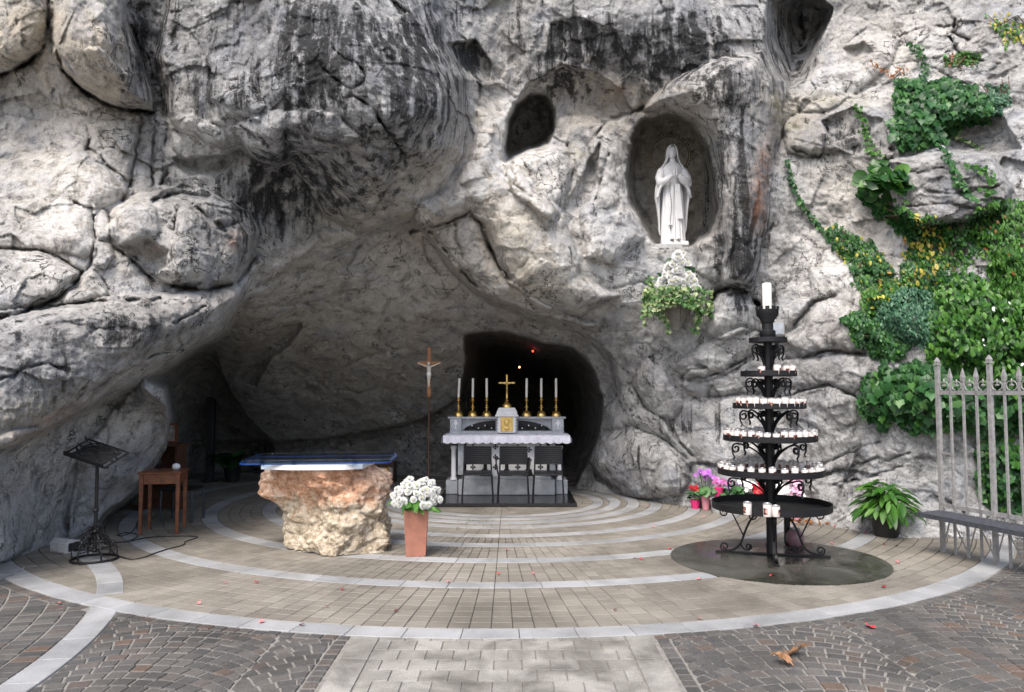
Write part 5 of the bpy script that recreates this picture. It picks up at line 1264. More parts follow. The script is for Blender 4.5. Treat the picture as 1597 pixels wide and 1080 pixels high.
# ---------------------------------------------------------------- wooden side table and what is round it
tf = [Gd(217, 836), Gd(272, 834), Gd(289, 823), Gd(236, 825)]
tcn = sum((p for p in tf), Vector()) / 4; ang = math.atan2(tf[1].y - tf[0].y, tf[1].x - tf[0].x)
wt = empty('wooden_table', (tcn.x, tcn.y, .003), ang); tag(wt, 'small square reddish brown wooden table at the cave entrance', 'table')
w2, d2 = .215, .225
m = MB(); m.box((0, 0, .765), (w2 * 2 + .09, d2 * 2 + .09, .022), ch=.005); m.build('table_top', M['wood'], wt)
for sx in (-1, 1):
    for sy in (-1, 1):
        m = MB(); m.loft([[(sx * w2 + a * k, sy * d2 + b_ * k, z) for a, b_ in ((-1, -1), (1, -1), (1, 1), (-1, 1))] for k, z in ((.016, 0), (.023, .6), (.023, .754))]); m.build('leg', M['wood'], wt)
for sy in (-1, 1): m = MB(); m.box((0, sy * d2, .69), (w2 * 2 - .05, .02, .125)); m.build('apron', M['wood'], wt)
for sx in (-1, 1): m = MB(); m.box((sx * w2, 0, .69), (.02, d2 * 2 - .05, .125)); m.build('apron', M['wood'], wt)
bp = Vector((tcn.x + .13, tcn.y + .05, .779))
t = empty('white_bowl', bp); tag(t, 'round white lidded bowl on the wooden table', 'bowl')
m = MB(); m.lathe([(.022, 0), (.045, .018), (.052, .04), (.05, .046)], n=18); m.build('bowl', M['statue'], t, True); m = MB(); m.lathe([(.051, .047), (.045, .066), (.025, .082), (.003, .086)], n=18); m.build('lid', M['statue'], t, True)
m = MB(); m.lathe([(.02, 0), (.022, .01), (.01, .03), (.012, .08), (.018, .1), (.009, .13), (.006, .17)], n=12); o = m.build('small_bottle', M['glass'], None, True, (tcn.x - .1, tcn.y + .08, .779)); tag(o, 'slim clear cruet standing on the wooden table', 'cruet')
# stool
s0 = Gd(299, 816)
t = empty('stool', (s0.x - .22, s0.y + .2, .003)); tag(t, 'low dark metal stool behind the wooden table', 'stool'); mstl = simple('blue_grey_steel', (.05, .06, .08), .4, .5)
for sx, sy in ((-1, -1), (1, -1), (1, 1), (-1, 1)): m = MB(); m.tube([(sx * .22, sy * .2, 0), (sx * .21, sy * .19, .43)], .016, 8); m.build('leg', mstl, t, True)
m = MB(); m.box((0, 0, .445), (.46, .42, .03), ch=.01); m.build('seat', M['iron'], t)
# small cabinet with framed picture in the shade
c0 = P(244, 735, 11.6); t = empty('side_cabinet', (c0.x, 11.8, .003)); tag(t, 'narrow dark wooden cabinet in the shade behind the wooden table', 'cabinet')
m = MB()
for sx in (-1, 1): m.box((sx * .27, 0, .5), (.04, .3, 1.0)); 
m.box((0, .13, .5), (.5, .03, 1.0)); m.box((0, 0, .98), (.64, .36, .035)); m.box((0, 0, .45), (.5, .28, .02)); m.build('case', M['wood_dark'], t)
t = empty('framed_picture', (c0.x, 11.86, 1.004)); tag(t, 'small framed picture standing on the cabinet in the shade', 'picture')
m = MB(); 
for a in ((-.17, .15, .03, .3), (.17, .15, .03, .3)): m.box((a[0], 0, a[1]), (a[2], .025, a[3]))
m.box((0, 0, .015), (.31, .025, .03)); m.box((0, 0, .285), (.31, .025, .03)); m.build('frame', M['wood'], t)
m = MB(); m.box((0, .004, .15), (.31, .008, .24)); m.build('print', simple('faded_print', (.35, .3, .25), .6, 0, .6, 14), t)
# posts
pm2 = simple('dark_painted_steel', (.03, .03, .032), .55, .2)
for (px_, py_, h_, w_), lb_ in zip(((327, 752, 1.75, .14), (408, 738, 1.6, .13)), ('dark square post in the cave, nearer the wooden table', 'dark square post in the cave, nearer the altar')):
    g = Gd(px_, py_); m = MB(); m.box((0, 0, h_ / 2), (w_, w_, h_), ch=.01); m.box((0, 0, .015), (w_ + .1, w_ + .1, .03)); o = m.build('steel_post', pm2, None, False, (g.x, g.y, .003)); tag(o, lb_, 'post', 'steel posts in the cave')
# plant in the cave
g = Gd(362, 752); t = empty('potted_palm', (g.x, g.y, .003)); tag(t, 'dark leafy potted plant between the two posts in the cave', 'plant')
m = MB(); m.lathe([(.12, 0), (.17, .26), (.18, .28), (.15, .28), (.14, .24)], n=16); m.build('pot', M['pot_black'], t, True)
LD = leaf_mesh('lance', M['leaf_dark'])
for k in range(34):
    a = random.uniform(0, 6.28); e = random.uniform(.2, 1.1); d = Vector((math.cos(a) * math.cos(e), math.sin(a) * math.cos(e), math.sin(e))); L = random.uniform(.4, .62)
    link('leaf', LD, t, Vector((0, 0, .28)) + d * L * .5, rot_leaf((0, 0, 1) + Vector((0, -.2, 0)) if False else (d.x * -.5, d.y * -.5, 1), d, .1, .1).to_euler(), L)
# leaflet crate
g = Gd(588, 750); t = empty('leaflet_crate', (g.x, g.y - .3, .003)); tag(t, 'shallow wooden crate of leaflets and notes behind the boulder table', 'crate')
m = MB(); m.box((0, 0, .02), (.8, .4, .03)); m.box((0, -.2, .05), (.8, .02, .1)); m.box((0, .2, .2), (.8, .02, .4))
for s in (-1, 1): m.box((s * .4, 0, .2), (.02, .42, .4))
m.build('box', M['wood_dark'], t)
for k in range(16):
    m = MB(); m.box((0, 0, 0), (.13, .006, .1)); cc = random.choice([(.6, .6, .58), (.5, .5, .52), (.62, .32, .05), (.3, .32, .36), (.55, .5, .4)])
    link('leaflet', m.mesh('leaflet', simple('paper%d' % k, cc, .7, 0, .1)), t, (-.32 + .09 * (k % 8) + jig(.02), -.1 + .1 * (k // 8) + jig(.03), .14 + .1 * (k // 8)), (R(-25 + jig(12)), jig(.3), jig(.3)))
# floor spotlight and cable
g = Gd(96, 863); t = empty('floor_spotlight', (g.x, g.y + .08, .003), R(-25)); tag(t, 'small boxy white floor spotlight at the foot of the left rock', 'spotlight')
m = MB(); m.loft([[(-.14, y, z) for y, z in ((-.09, 0), (.09, 0), (.09, .12), (-.04, .15), (-.09, .1))], [(.14, y, z) for y, z in ((-.09, 0), (.09, 0), (.09, .12), (-.04, .15), (-.09, .1))]]); m.build('housing', simple('white_metal', (.5, .5, .5), .4), t)
m = MB(); m.box((.144, 0, .065), (.01, .14, .09)); m.build('lens', M['black_granite'], t); m = MB(); m.box((0, .0, .008), (.2, .22, .012)); m.build('foot', M['iron_grey'], t)
cab = [(112, 862), (128, 852), (150, 848), (175, 848), (200, 846), (230, 840), (262, 838), (300, 838), (308, 840), (290, 846), (285, 852), (262, 858), (240, 865), (225, 871), (205, 874), (188, 870), (176, 862), (172, 856), (178, 848)]
pts = []
for i in range(len(cab) - 1):
    p0, p1, p2, p3 = [np.array(cab[max(0, min(len(cab) - 1, i + d))]) for d in (-1, 0, 1, 2)]
    for u in np.linspace(0, 1, 6)[:-1]: q = .5 * (2 * p1 + (p2 - p0) * u + (2 * p0 - 5 * p1 + 4 * p2 - p3) * u * u + (3 * p1 - p0 - 3 * p2 + p3) * u ** 3); g = Gd(q[0], q[1]); pts.append((g.x, g.y, .011))
m = MB(); m.tube(pts, .006, 6); o = m.build('power_cable', M['plastic'], None, True); tag(o, 'thin black cable looping over the floor between lectern and wooden table', 'cable')
cab2 = [(216, 812), (213, 822), (205, 832), (190, 838), (182, 836), (196, 832), (212, 834), (216, 838), (204, 845)]
pts = [tuple(Gd(a, b_) + Vector((0, 0, .011))) for a, b_ in cab2]; m = MB(); m.tube(pts, .005, 6); o = m.build('power_cable', M['plastic'], None, True); tag(o, 'short curl of black cable at the front left leg of the wooden table', 'cable')

# ---------------------------------------------------------------- potted flowers along the rock
def pot_thing(px_, py_, w, h, mat, label, name='flower_pot', taper=.78, rim=True):
    g = Gd(px_, py_); lim = rockY(px_, py_ - 30) - w - .12
    if g.y > lim: g = g * (lim / g.y)
    t = empty(name, (g.x, g.y, .003)); tag(t, label, 'flower pot', 'potted flowers along the rock')
    m = MB(); m.lathe([(w * taper, 0), (w, h), (w * 1.06, h) if rim else (w, h), (w * 1.06, h * 1.08) if rim else (w, h), (w * .9, h * 1.06), (w * .85, h * .9), (.01, h * .9)], n=20); m.build('pot', mat, t, True); return t
def blooms(t, mat, n, rx, z0, z1, s, kind='round', green=20, gs=.07, gmat=None, gz=None):
    v, f = LEAF[kind]
    fm = flower_head(mat, petals=6, rings=2)
    for k in range(n): p = Vector((random.gauss(0, rx * .5), random.gauss(0, rx * .4), random.uniform(z0, z1))); link('flower_head', fm, t, p, face_rot((random.gauss(0, .4), -1, random.uniform(0, .8))), s * random.uniform(.8, 1.2))
    lm = leaf_mesh('round' if gs > .05 else 'ovate', gmat or M['leaf_dark'])
    for k in range(green):
        a = random.uniform(0, 6.28); rr = rx * random.uniform(.3, 1.1); p = Vector((math.cos(a) * rr, math.sin(a) * rr, (gz or z0 * .85) + random.uniform(-.05, .04)))
        link('leaf', lm, t, p, rot_leaf((math.cos(a) * .4, math.sin(a) * .4 - .3, .8), (math.cos(a), math.sin(a), -.2), .25, .3).to_euler(), gs * random.uniform(.8, 1.3))
    m = MB()
    for k in range(8): x, y = random.gauss(0, rx * .4), random.gauss(0, rx * .3); m.tube([(x * .2, y * .2, z0 * .4), (x, y, z1 * .95)], .003, 5)
    m.build('stems', M['stem'], t)
M['pink'] = simple('pink_foil', (.6, .03, .16), .4, 0, .15); M['pale_pink'] = simple('pale_pink_paper', (.62, .25, .3), .6, 0, .15, 10, .3, 30); M['zinc'] = simple('pale_zinc', (.5, .52, .54), .4, .3, .1)
M['f_red'] = simple('red_petals', (.5, .01, .02), .5, 0, .2); M['f_pink'] = simple('pink_petals', (.65, .2, .5), .5, 0, .25); M['f_violet'] = simple('violet_petals', (.5, .16, .62), .5, 0, .3); M['f_rose'] = simple('rose_petals', (.8, .45, .62), .5, 0, .2)
t = pot_thing(1084.5, 791.5, .075, .12, M['pink'], 'bright pink pot with red and white cyclamen, leftmost by the rock'); blooms(t, M['f_red'], 14, .1, .26, .34, .055, green=34, gs=.07, gz=.2)
t = pot_thing(1101, 793, .07, .19, M['pale_pink'], 'pot in pale pink paper with a violet orchid', taper=.7)
m = MB(); m.tube([(0, 0, .2), (.0, 0, .45), (-.03, -.02, .55), (-.1, -.04, .58)], .006, 6); m.build('stalk', M['stem'], t, True); blooms(t, M['f_violet'], 22, .13, .47, .6, .07, green=9, gs=.16, gz=.26)
t = pot_thing(1124, 797, .15, .18, M['zinc'], 'pale zinc tub with pink flowers behind the candle stand', taper=.85); blooms(t, M['f_pink'], 16, .13, .4, .48, .07, green=30, gs=.09, gz=.3)
m = MB(); m.lathe([(.05, .2), (.07, .36), (.05, .37)], (-.04, -.05, 0), 14); m.build('inner_pot', M['pink'], t, True)
for (px_, py_, zt), lb_ in zip(((1113, 785, .52), (1137, 790, .5)), ('red votive lamp on a stick beside the violet orchid', 'red votive lamp on a stick behind the zinc tub')):
    g = Gd(px_, py_); o = empty('lamp_stick', (g.x, g.y, .003)); tag(o, lb_, 'lamp', 'red lamps among the flower pots')
    m = MB(); m.tube([(0, 0, 0), (.005, 0, zt - .1)], .008, 6); m.build('stick', M['twig'], o); m = MB(); m.lathe([(.03, zt - .1), (.045, zt), (.04, zt), (.028, zt - .09)], n=14); m.build('cup', simple('red_glass', (.5, .03, .015), .25), o, True)
t = pot_thing(1152, 790, .1, .14, M['pot_black'], 'dark pot with green leaves and a few violet flowers behind the stand'); blooms(t, M['f_violet'], 8, .14, .36, .42, .07, green=60, gs=.1, gz=.33)
t = pot_thing(1167, 788, .09, .14, M['pot_black'], 'pot with round white flower head, left of the stand pole'); blooms(t, M['petal_white'], 34, .1, .34, .46, .085, green=20, gs=.08, gz=.2)
t = pot_thing(1187, 788, .09, .13, M['pink'], 'pot with deep red flowers just left of the stand pole'); blooms(t, M['f_red'], 34, .14, .3, .4, .08, green=16, gs=.08, gz=.17)
t = pot_thing(1222, 788, .11, .14, M['zinc'], 'pot with mixed white flowers just right of the stand pole'); blooms(t, M['petal_white'], 36, .16, .32, .46, .085, green=16, gs=.08, gz=.2)
t = pot_thing(1240, 788, .08, .16, M['pale_pink'], 'pot with a leaning pale pink orchid right of the stand pole'); blooms(t, M['f_rose'], 32, .11, .34, .62, .085, green=8, gs=.13, gz=.2)
# small red plant and spill tray right behind the stand
g = Gd(1262, 818); t = empty('fallen_leaf_heap', (g.x, g.y, .003)); tag(t, 'low heap of orange brown leaves under the right of the stand', 'leaves')
lm = leaf_mesh('ovate', M['leaf_red'])
for k in range(26): link('leaf', lm, t, (random.gauss(0, .12), random.gauss(0, .06), .01 + abs(random.gauss(0, .03))), rot_leaf((0, 0, 1), (1, 0, 0), .5, 1.5).to_euler(), random.uniform(.05, .09))
# black watering nozzle stand and pink jar near the pole foot
g = Gd(1228, 850); t = empty('iron_key_stand', (g.x, g.y, .008)); tag(t, 'short black iron piece standing behind the candle stand pole', 'iron fitting')
m = MB(); m.box((0, 0, .17), (.06, .06, .34), ch=.008); m.box((.05, 0, .12), (.08, .05, .12), ch=.008); m.build('post', M['iron'], t); m = MB(); m.tube([(x, 0, z) for x, z in spiral((.03, .44), .07, .02, R(-90), 1.3, 18)], .013, 6); m.build('scroll', M['iron'], t, True)
g = Gd(1240, 852); t = empty('pink_lantern', (g.x, g.y, .008)); tag(t, 'squat translucent pink jar on the wet slab behind the stand', 'jar'); m = MB(); m.lathe([(.07, 0), (.1, .04), (.1, .12), (.07, .17), (.05, .18)], n=16); m.build('glass', simple('dusty_pink_glass', (.3, .17, .19), .3), t, True); m = MB(); m.lathe([(.052, .18), (.06, .185), (.058, .2), (.01, .205)], n=16); m.build('lid', M['iron_grey'], t, True)

# ---------------------------------------------------------------- leafy pot plant at the right
g = Gd(1383, 836); t = empty('leafy_pot_plant', (g.x, g.y, .003)); tag(t, 'big bright green leafy plant in a black pot by the right rock', 'plant')
m = MB(); m.lathe([(.14, 0), (.19, .27), (.2, .29), (.17, .29), (.16, .25), (.01, .25)], n=20); m.build('pot', M['pot_black'], t, True)
LB = leaf_mesh('lance', M['leaf_bright']); LM2 = leaf_mesh('lance', M['leaf_mid'])
m = MB()
for k in range(150):
    a = random.uniform(0, 6.28); e = random.uniform(-.15, 1.35); d = Vector((math.cos(a) * math.cos(e), math.sin(a) * math.cos(e), math.sin(e))); rr = random.uniform(.16, .36)
    p = Vector((0, 0, .3)) + Vector((d.x * rr, d.y * rr, d.z * rr * .95)); L = random.uniform(.16, .3)
    tip = (d + Vector((0, 0, -.6))).normalized()
    link('leaf', random.choice((LB, LM2, LM2)), t, p + tip * .05, rot_leaf(Vector((d.x * .6, d.y * .6 - .25, .8)), tip, .15, .15).to_euler(), L)
    m.tube([(0, 0, .26), (p.x * .6, p.y * .6, .26 + (p.z - .26) * .7), tuple(p)], .004, 5)
m.build('stems', M['stem'], t)

# ---------------------------------------------------------------- iron fence
f0, f1 = Gd(1471, 861), Gd(1554, 881); dirv = (f1 - f0); sp_ = dirv.length / 4; dn = dirv.normalized(); fa_ = math.atan2(dn.y, dn.x)
fe = empty('iron_fence', (f0.x, f0.y, 0), fa_); tag(fe, 'grey iron railing with spear tops and a ridged drip shelf', 'fence')
for k in range(9):
    x = k * sp_; post = k in (0, 4, 8)
    w = .042 if post else .022; zt = 2.1 if post else 1.93
    m = MB(); m.box((x, 0, zt / 2 - .02), (w, w, zt)); m.build('post' if post else 'bar', M['iron_grey'], fe)
    m = MB()
    if post: m.box((x, 0, zt + .0), (.058, .058, .02)); m.loft([[(x + a * q, b_ * q, z) for a, b_ in ((-1, -1), (1, -1), (1, 1), (-1, 1))] for q, z in ((.02, zt + .01), (.024, zt + .035), (.005, zt + .08))])
    else: m.loft([[(x + a * q, b_ * q, z) for a, b_ in ((-1, -1), (1, -1), (1, 1), (-1, 1))] for q, z in ((.015, zt - .03), (.02, zt + .02), (.003, zt + .12))])
    m.build('finial' if post else 'spear_head', M['iron_grey'], fe)
    if k < 8:
        m = MB(); xc_ = x + sp_ / 2
        for s in (-1, 1): m.tube([(xc_ + s * (.02 + .04 * math.sin(a)), 0, 1.83 + .045 * (1 - math.cos(a)) - .02) for a in np.linspace(0, 3.6, 12)], .007, 5)
        m.ball((xc_, 0, 1.9), (.012, .008, .03), 8, 5); m.ball((xc_, 0, 1.86), (.03, .008, .012), 8, 5); m.build('fleur_scroll', M['iron_grey'], fe, True)
for z in (1.78, .52): m = MB(); m.box((4 * sp_, 0, z), (8 * sp_, .022, .045)); m.build('rail', M['iron_grey'], fe)
m = MB(); m.box((sp_ * .5, 0, 1.1), (sp_, .015, .02)); m.build('short_rail', M['iron_grey'], fe)
m = MB(); m.box((sp_ * 3.9, -.12 - .02, .43), (sp_ * 8.4, .3, .012)); m.box((sp_ * 3.9, -.3, .425), (sp_ * 8.4, .02, .05)); M['iron_blue'] = simple('dark_galvanised_iron', (.09, .095, .11), .45, .4, .3, 25, .2); shf = m.build('drip_shelf', M['iron_blue'], fe)
for k in range(34): m = MB(); m.tube([(-.02 + k * sp_ * .24, -.28, .436), (-.02 + k * sp_ * .24, .0, .446)], [(.014, .014), (.014, .02)], 6); m.build('ridge', M['iron_blue'], shf, True)
for k in range(8): m = MB(); x = k * sp_; m.tube([(x + (sp_ if k % 2 else 0), 0, .04), (x + (0 if k % 2 else sp_), -.05, .42)], .008, 6); m.build('brace', M['iron_grey'], fe)

# ---------------------------------------------------------------- greenery on the right rock
def scatter_poly(poly, n, thick, kind, mat, sizes, name='foliage', up=.3, spread=.45, roll=.5, parent=None, clump=0, edge=.4):
    p = np.array(poly); lo, hi = p.min(0), p.max(0); pos, rots, szs = [], [], []
    cand = np.stack([rng.uniform(lo[0], hi[0], n * 6), rng.uniform(lo[1], hi[1], n * 6)], 1)
    d = sdf(poly, cand); nz = fbm(np.stack([cand[:, 0] / 22, cand[:, 1] / 22, cand[:, 0] * 0 + clump], 1), 3)
    ok = np.where(d + nz * 22 > 2)[0][:n]
    for k in ok:
        x, y = cand[k]; dome = min(1, max(.08, d[k] / 40)); off = .03 + thick * dome * random.random() ** .6 * (.75 + .8 * nz[k])
        q = rock_at(x, y, max(.02, off)) - parent.location
        pos.append(q); rots.append(np.array(rot_leaf((random.gauss(0, .15), -1, up), (0, 0, -1), spread * .65, roll * .7))); szs.append(random.uniform(*sizes))
    return pos, rots, szs
def plant(name, label, cat, poly, layers, group=None, stems=12):
    c = np.array(poly).mean(0); t = empty(name, rock_at(c[0], min(c[1], 880), 0.05)); tag(t, label, cat, group)
    for n, thick, kind, mat, sizes, objs in layers:
        pos, rots, szs = scatter_poly(poly, n, thick, kind, M[mat], sizes, parent=t, clump=random.uniform(0, 50))
        if objs:
            me = leaf_mesh(kind, M[mat])
            for q, r_, s in zip(pos, rots, szs): link('leaf', me, t, q, Matrix(r_.tolist()).to_euler(), s)
        elif pos:
            o = link('foliage', scatter_mesh('foliage', kind, pos, rots, szs, M[mat]), t); o['kind'] = 'stuff'
    p = np.array(poly); m = MB()
    for k in range(stems):
        a = p[random.randrange(len(p))]; pts = [rock_at(c[0] + (a[0] - c[0]) * u + random.gauss(0, 5), c[1] + (a[1] - c[1]) * u + random.gauss(0, 5), .04) - t.location for u in (0, .3, .6, .85)]
        m.tube(pts, [.012, .009, .006, .004], 5)
    m.build('stem', M['twig'], t)
    return t
plant('ivy_patch', 'large rounded patch of dark green ivy high on the right rock', 'ivy', [(1385,215),(1395,170),(1400,130),(1440,120),(1480,125),(1520,135),(1552,160),(1548,185),(1510,195),(1490,215),(1450,228),(1420,240),(1395,238)], [(900, .25, 'ivy', 'leaf_dark', (.08, .13), False), (290, .5, 'ivy', 'leaf_dark', (.1, .145), True)])
plant('wispy_shrub', 'soft small-leaved green tuft at the right end of the ivy patch', 'shrub', [(1535,130),(1570,130),(1578,160),(1560,190),(1540,180)], [(420, .25, 'ovate', 'leaf_blue', (.03, .055), False)])
plant('dry_tuft', 'brownish green tuft growing from the rock above the ivy patch', 'shrub', [(1472,92),(1500,80),(1530,84),(1525,98),(1490,106),(1475,104)], [(380, .22, 'ovate', 'leaf_mid', (.03, .05), False), (50, .2, 'ovate', 'leaf_red', (.03, .045), False), (160, .2, 'ovate', 'leaf_dark', (.03, .05), False)], stems=5)
plant('creeper', 'yellow green creeper in the top right corner', 'creeper', [(1535,20),(1560,26),(1730,60),(1730,85),(1565,65),(1540,42)], [(108, .15, 'ovate', 'leaf_yellow', (.045, .07), False), (294, .2, 'ovate', 'leaf_bright', (.045, .075), False)], stems=5)
def strand(name, label, line, n, mat, kind, sizes, cat='vine', jit=4, group=None):
    t = empty(name, rock_at(*line[0], .05)); tag(t, label, cat, group); pos, rots, szs, sp2 = [], [], [], []
    L = [0]; 
    for a, b_ in zip(line[:-1], line[1:]): L.append(L[-1] + math.dist(a, b_))
    for k in range(n):
        u = L[-1] * k / n; x = np.interp(u, L, [p[0] for p in line]); y = np.interp(u, L, [p[1] for p in line])
        pos.append(rock_at(x + random.gauss(0, jit), y + random.gauss(0, jit * .6), .05 + random.random() * .06) - t.location); rots.append(np.array(rot_leaf((0, -1, .35), (0, 0, -1), .4, .6))); szs.append(random.uniform(*sizes))
        if k % 6 == 0: sp2.append(rock_at(x, y, .05) - t.location)
    o = link('foliage', scatter_mesh('foliage', kind, pos, rots, szs, M[mat]), t); o['kind'] = 'stuff'
    m = MB(); m.tube(sp2, .006, 5); m.build('stem', M['twig'], t)
strand('hanging_vine', 'thin beaded strand of dark vine hanging across the bare grey rock', [(1230,252),(1234,285),(1246,312),(1262,335),(1275,352),(1290,365)], 90, 'leaf_dark', 'round', (.05, .09), jit=2.2)
strand('hanging_vine', 'short ivy strand climbing above the ivy patch', [(1420,68),(1436,80),(1440,100),(1445,118)], 60, 'leaf_dark', 'ivy', (.05, .08), jit=4)
strand('hanging_vine', 'thin ivy strand descending through the dark hollow to the big-leaved plant', [(1335,165),(1345,190),(1352,215),(1358,240),(1375,238)], 70, 'leaf_mid', 'ivy', (.045, .075), jit=3.5)
strand('hanging_vine', 'ivy strand running down the layered block below the ivy patch', [(1465,225),(1480,250),(1490,275),(1505,300),(1520,312)], 110, 'leaf_dark', 'ivy', (.05, .085), jit=4)
strand('hanging_vine', 'faint ivy strand at the right end of the layered block', [(1510,258),(1540,270),(1545,290),(1540,312)], 60, 'leaf_mid', 'ivy', (.05, .08), jit=5)
strand('hanging_vine', 'pale new ivy shoot below the right of the ivy patch', [(1486,212),(1505,220),(1530,232)], 34, 'leaf_var', 'ivy', (.04, .065), jit=2)
strand('hanging_vine', 'reddish wisps hanging left of the ivy patch', [(1358,92),(1362,104),(1384,110),(1388,125),(1408,105),(1412,122)], 50, 'leaf_red', 'ovate', (.03, .06), jit=3)
t = empty('broad_leaf_plant', rock_at(1375, 285, .2)); tag(t, 'broad glossy leaved green plant growing out of the rock', 'plant')
LR_ = leaf_mesh('round', M['leaf_mid']); LR2 = leaf_mesh('round', leaf_mat('deep_glossy_green', [(0, (.015, .06, .012)), (1, (.035, .12, .02))], .3, .15)); m = MB()
for k in range(52):
    a = random.uniform(0, 6.28); rr = random.uniform(.2, 1); px_ = 1375 + 40 * math.cos(a) * rr; py_ = 280 + 28 * math.sin(a) * rr
    q = rock_at(px_, py_, .3 * (1.1 - rr) + .12) - t.location; dd = Vector((math.cos(a), 0, -math.sin(a)))
    link('leaf', random.choice((LR_, LR2, LR2, LR2)), t, q, rot_leaf((dd.x * .3, -1, .6), dd, .4, .35).to_euler(), random.uniform(.17, .27)); m.tube([(0, .15, 0), tuple(q * .7), tuple(q)], .007, 5)
m.build('stem', M['stem'], t)
plant('creeper', 'dark creeper with small leaves spreading left over the grey rock', 'creeper', [(1285,360),(1305,345),(1330,370),(1360,375),(1385,400),(1400,430),(1385,455),(1345,460),(1330,430),(1305,400)], [(900, .22, 'ovate', 'leaf_dark', (.05, .085), False), (170, .26, 'ovate', 'leaf_mid', (.05, .09), False), (60, .28, 'ovate', 'leaf_yellow', (.05, .09), False)])
plant('creeper', 'green creeper below the broad-leaved plant', 'creeper', [(1335,300),(1370,305),(1410,320),(1430,345),(1445,370),(1420,385),(1395,355),(1365,335)], [(620, .2, 'ivy', 'leaf_dark', (.05, .09), False), (120, .2, 'ivy', 'leaf_mid', (.05, .09), False)])
plant('yellow_creeper', 'creeper turning yellow in the middle of the right rock', 'creeper', [(1405,345),(1440,335),(1480,350),(1485,400),(1468,460),(1420,465),(1395,440),(1412,390)], [(520, .18, 'ovate', 'leaf_dark', (.05, .08), False), (300, .2, 'ovate', 'leaf_mid', (.05, .085), False), (130, .22, 'ovate', 'leaf_yellow', (.06, .1), True)])
plant('climber', 'climber with orange and bright green leaves at the right edge', 'climber', [(1520,330),(1550,310),(1730,310),(1730,450),(1560,460),(1545,420),(1530,390),(1500,370)], [(1085, .35, 'lance', 'leaf_bright', (.07, .12), False), (1395, .3, 'ovate', 'leaf_mid', (.045, .08), False), (775, .25, 'ovate', 'leaf_dark', (.05, .08), False), (69, .32, 'ovate', 'leaf_red', (.05, .08), False)])
plant('shrub', 'blue green fine-leaved shrub in the middle of the greenery', 'shrub', [(1355,470),(1400,440),(1450,445),(1470,480),(1460,520),(1440,545),(1395,535),(1360,515)], [(1900, .5, 'ovate', 'leaf_blue', (.035, .065), False)])
plant('shrub', 'dark low shrub at the left edge of the greenery', 'shrub', [(1310,500),(1340,485),(1380,495),(1420,540),(1410,565),(1360,560),(1330,530)], [(1300, .42, 'ovate', 'leaf_dark', (.05, .085), False), (240, .45, 'ovate', 'leaf_mid', (.05, .08), False)])
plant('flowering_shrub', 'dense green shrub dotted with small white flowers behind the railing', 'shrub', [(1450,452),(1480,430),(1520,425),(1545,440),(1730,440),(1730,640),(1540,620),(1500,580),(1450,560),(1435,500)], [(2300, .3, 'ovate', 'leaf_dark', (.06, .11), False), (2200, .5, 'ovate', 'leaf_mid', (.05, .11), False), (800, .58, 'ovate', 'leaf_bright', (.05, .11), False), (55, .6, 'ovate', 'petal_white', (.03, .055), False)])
plant('shrub', 'yellow green shrub between the grey rock and the fine-leaved shrub', 'shrub', [(1340,448),(1375,435),(1410,440),(1420,470),(1390,490),(1350,495)], [(420, .25, 'ovate', 'leaf_dark', (.04, .08), False), (420, .35, 'ovate', 'leaf_bright', (.04, .08), False), (45, .38, 'ovate', 'leaf_yellow', (.05, .08), False)])
plant('climber', 'bright lime climber crowding the right edge above the railing', 'climber', [(1540,400),(1570,390),(1730,385),(1730,480),(1570,490),(1545,460)], [(775, .3, 'lance', 'leaf_mid', (.06, .12), False), (1007, .45, 'lance', 'leaf_bright', (.06, .12), False)])
plant('creeper', 'thin green creeper bridging the layered block and the shrubs', 'creeper', [(1440,350),(1500,345),(1530,360),(1525,400),(1500,430),(1480,440),(1470,400)], [(420, .15, 'ovate', 'leaf_dark', (.035, .07), False), (200, .2, 'ovate', 'leaf_mid', (.04, .08), False)])
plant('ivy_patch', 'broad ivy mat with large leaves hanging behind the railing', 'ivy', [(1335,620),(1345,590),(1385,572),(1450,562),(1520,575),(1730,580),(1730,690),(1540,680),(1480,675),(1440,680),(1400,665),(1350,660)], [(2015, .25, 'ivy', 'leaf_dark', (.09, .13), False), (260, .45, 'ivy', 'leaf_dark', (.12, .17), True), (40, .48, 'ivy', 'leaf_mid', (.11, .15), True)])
plant('ivy_patch', 'ivy growing low behind the right part of the railing', 'ivy', [(1520,690),(1560,680),(1730,690),(1730,800),(1560,800),(1530,780),(1525,730)], [(651, .3, 'ivy', 'leaf_dark', (.09, .14), False), (90, .4, 'ivy', 'leaf_mid', (.1, .15), True)])

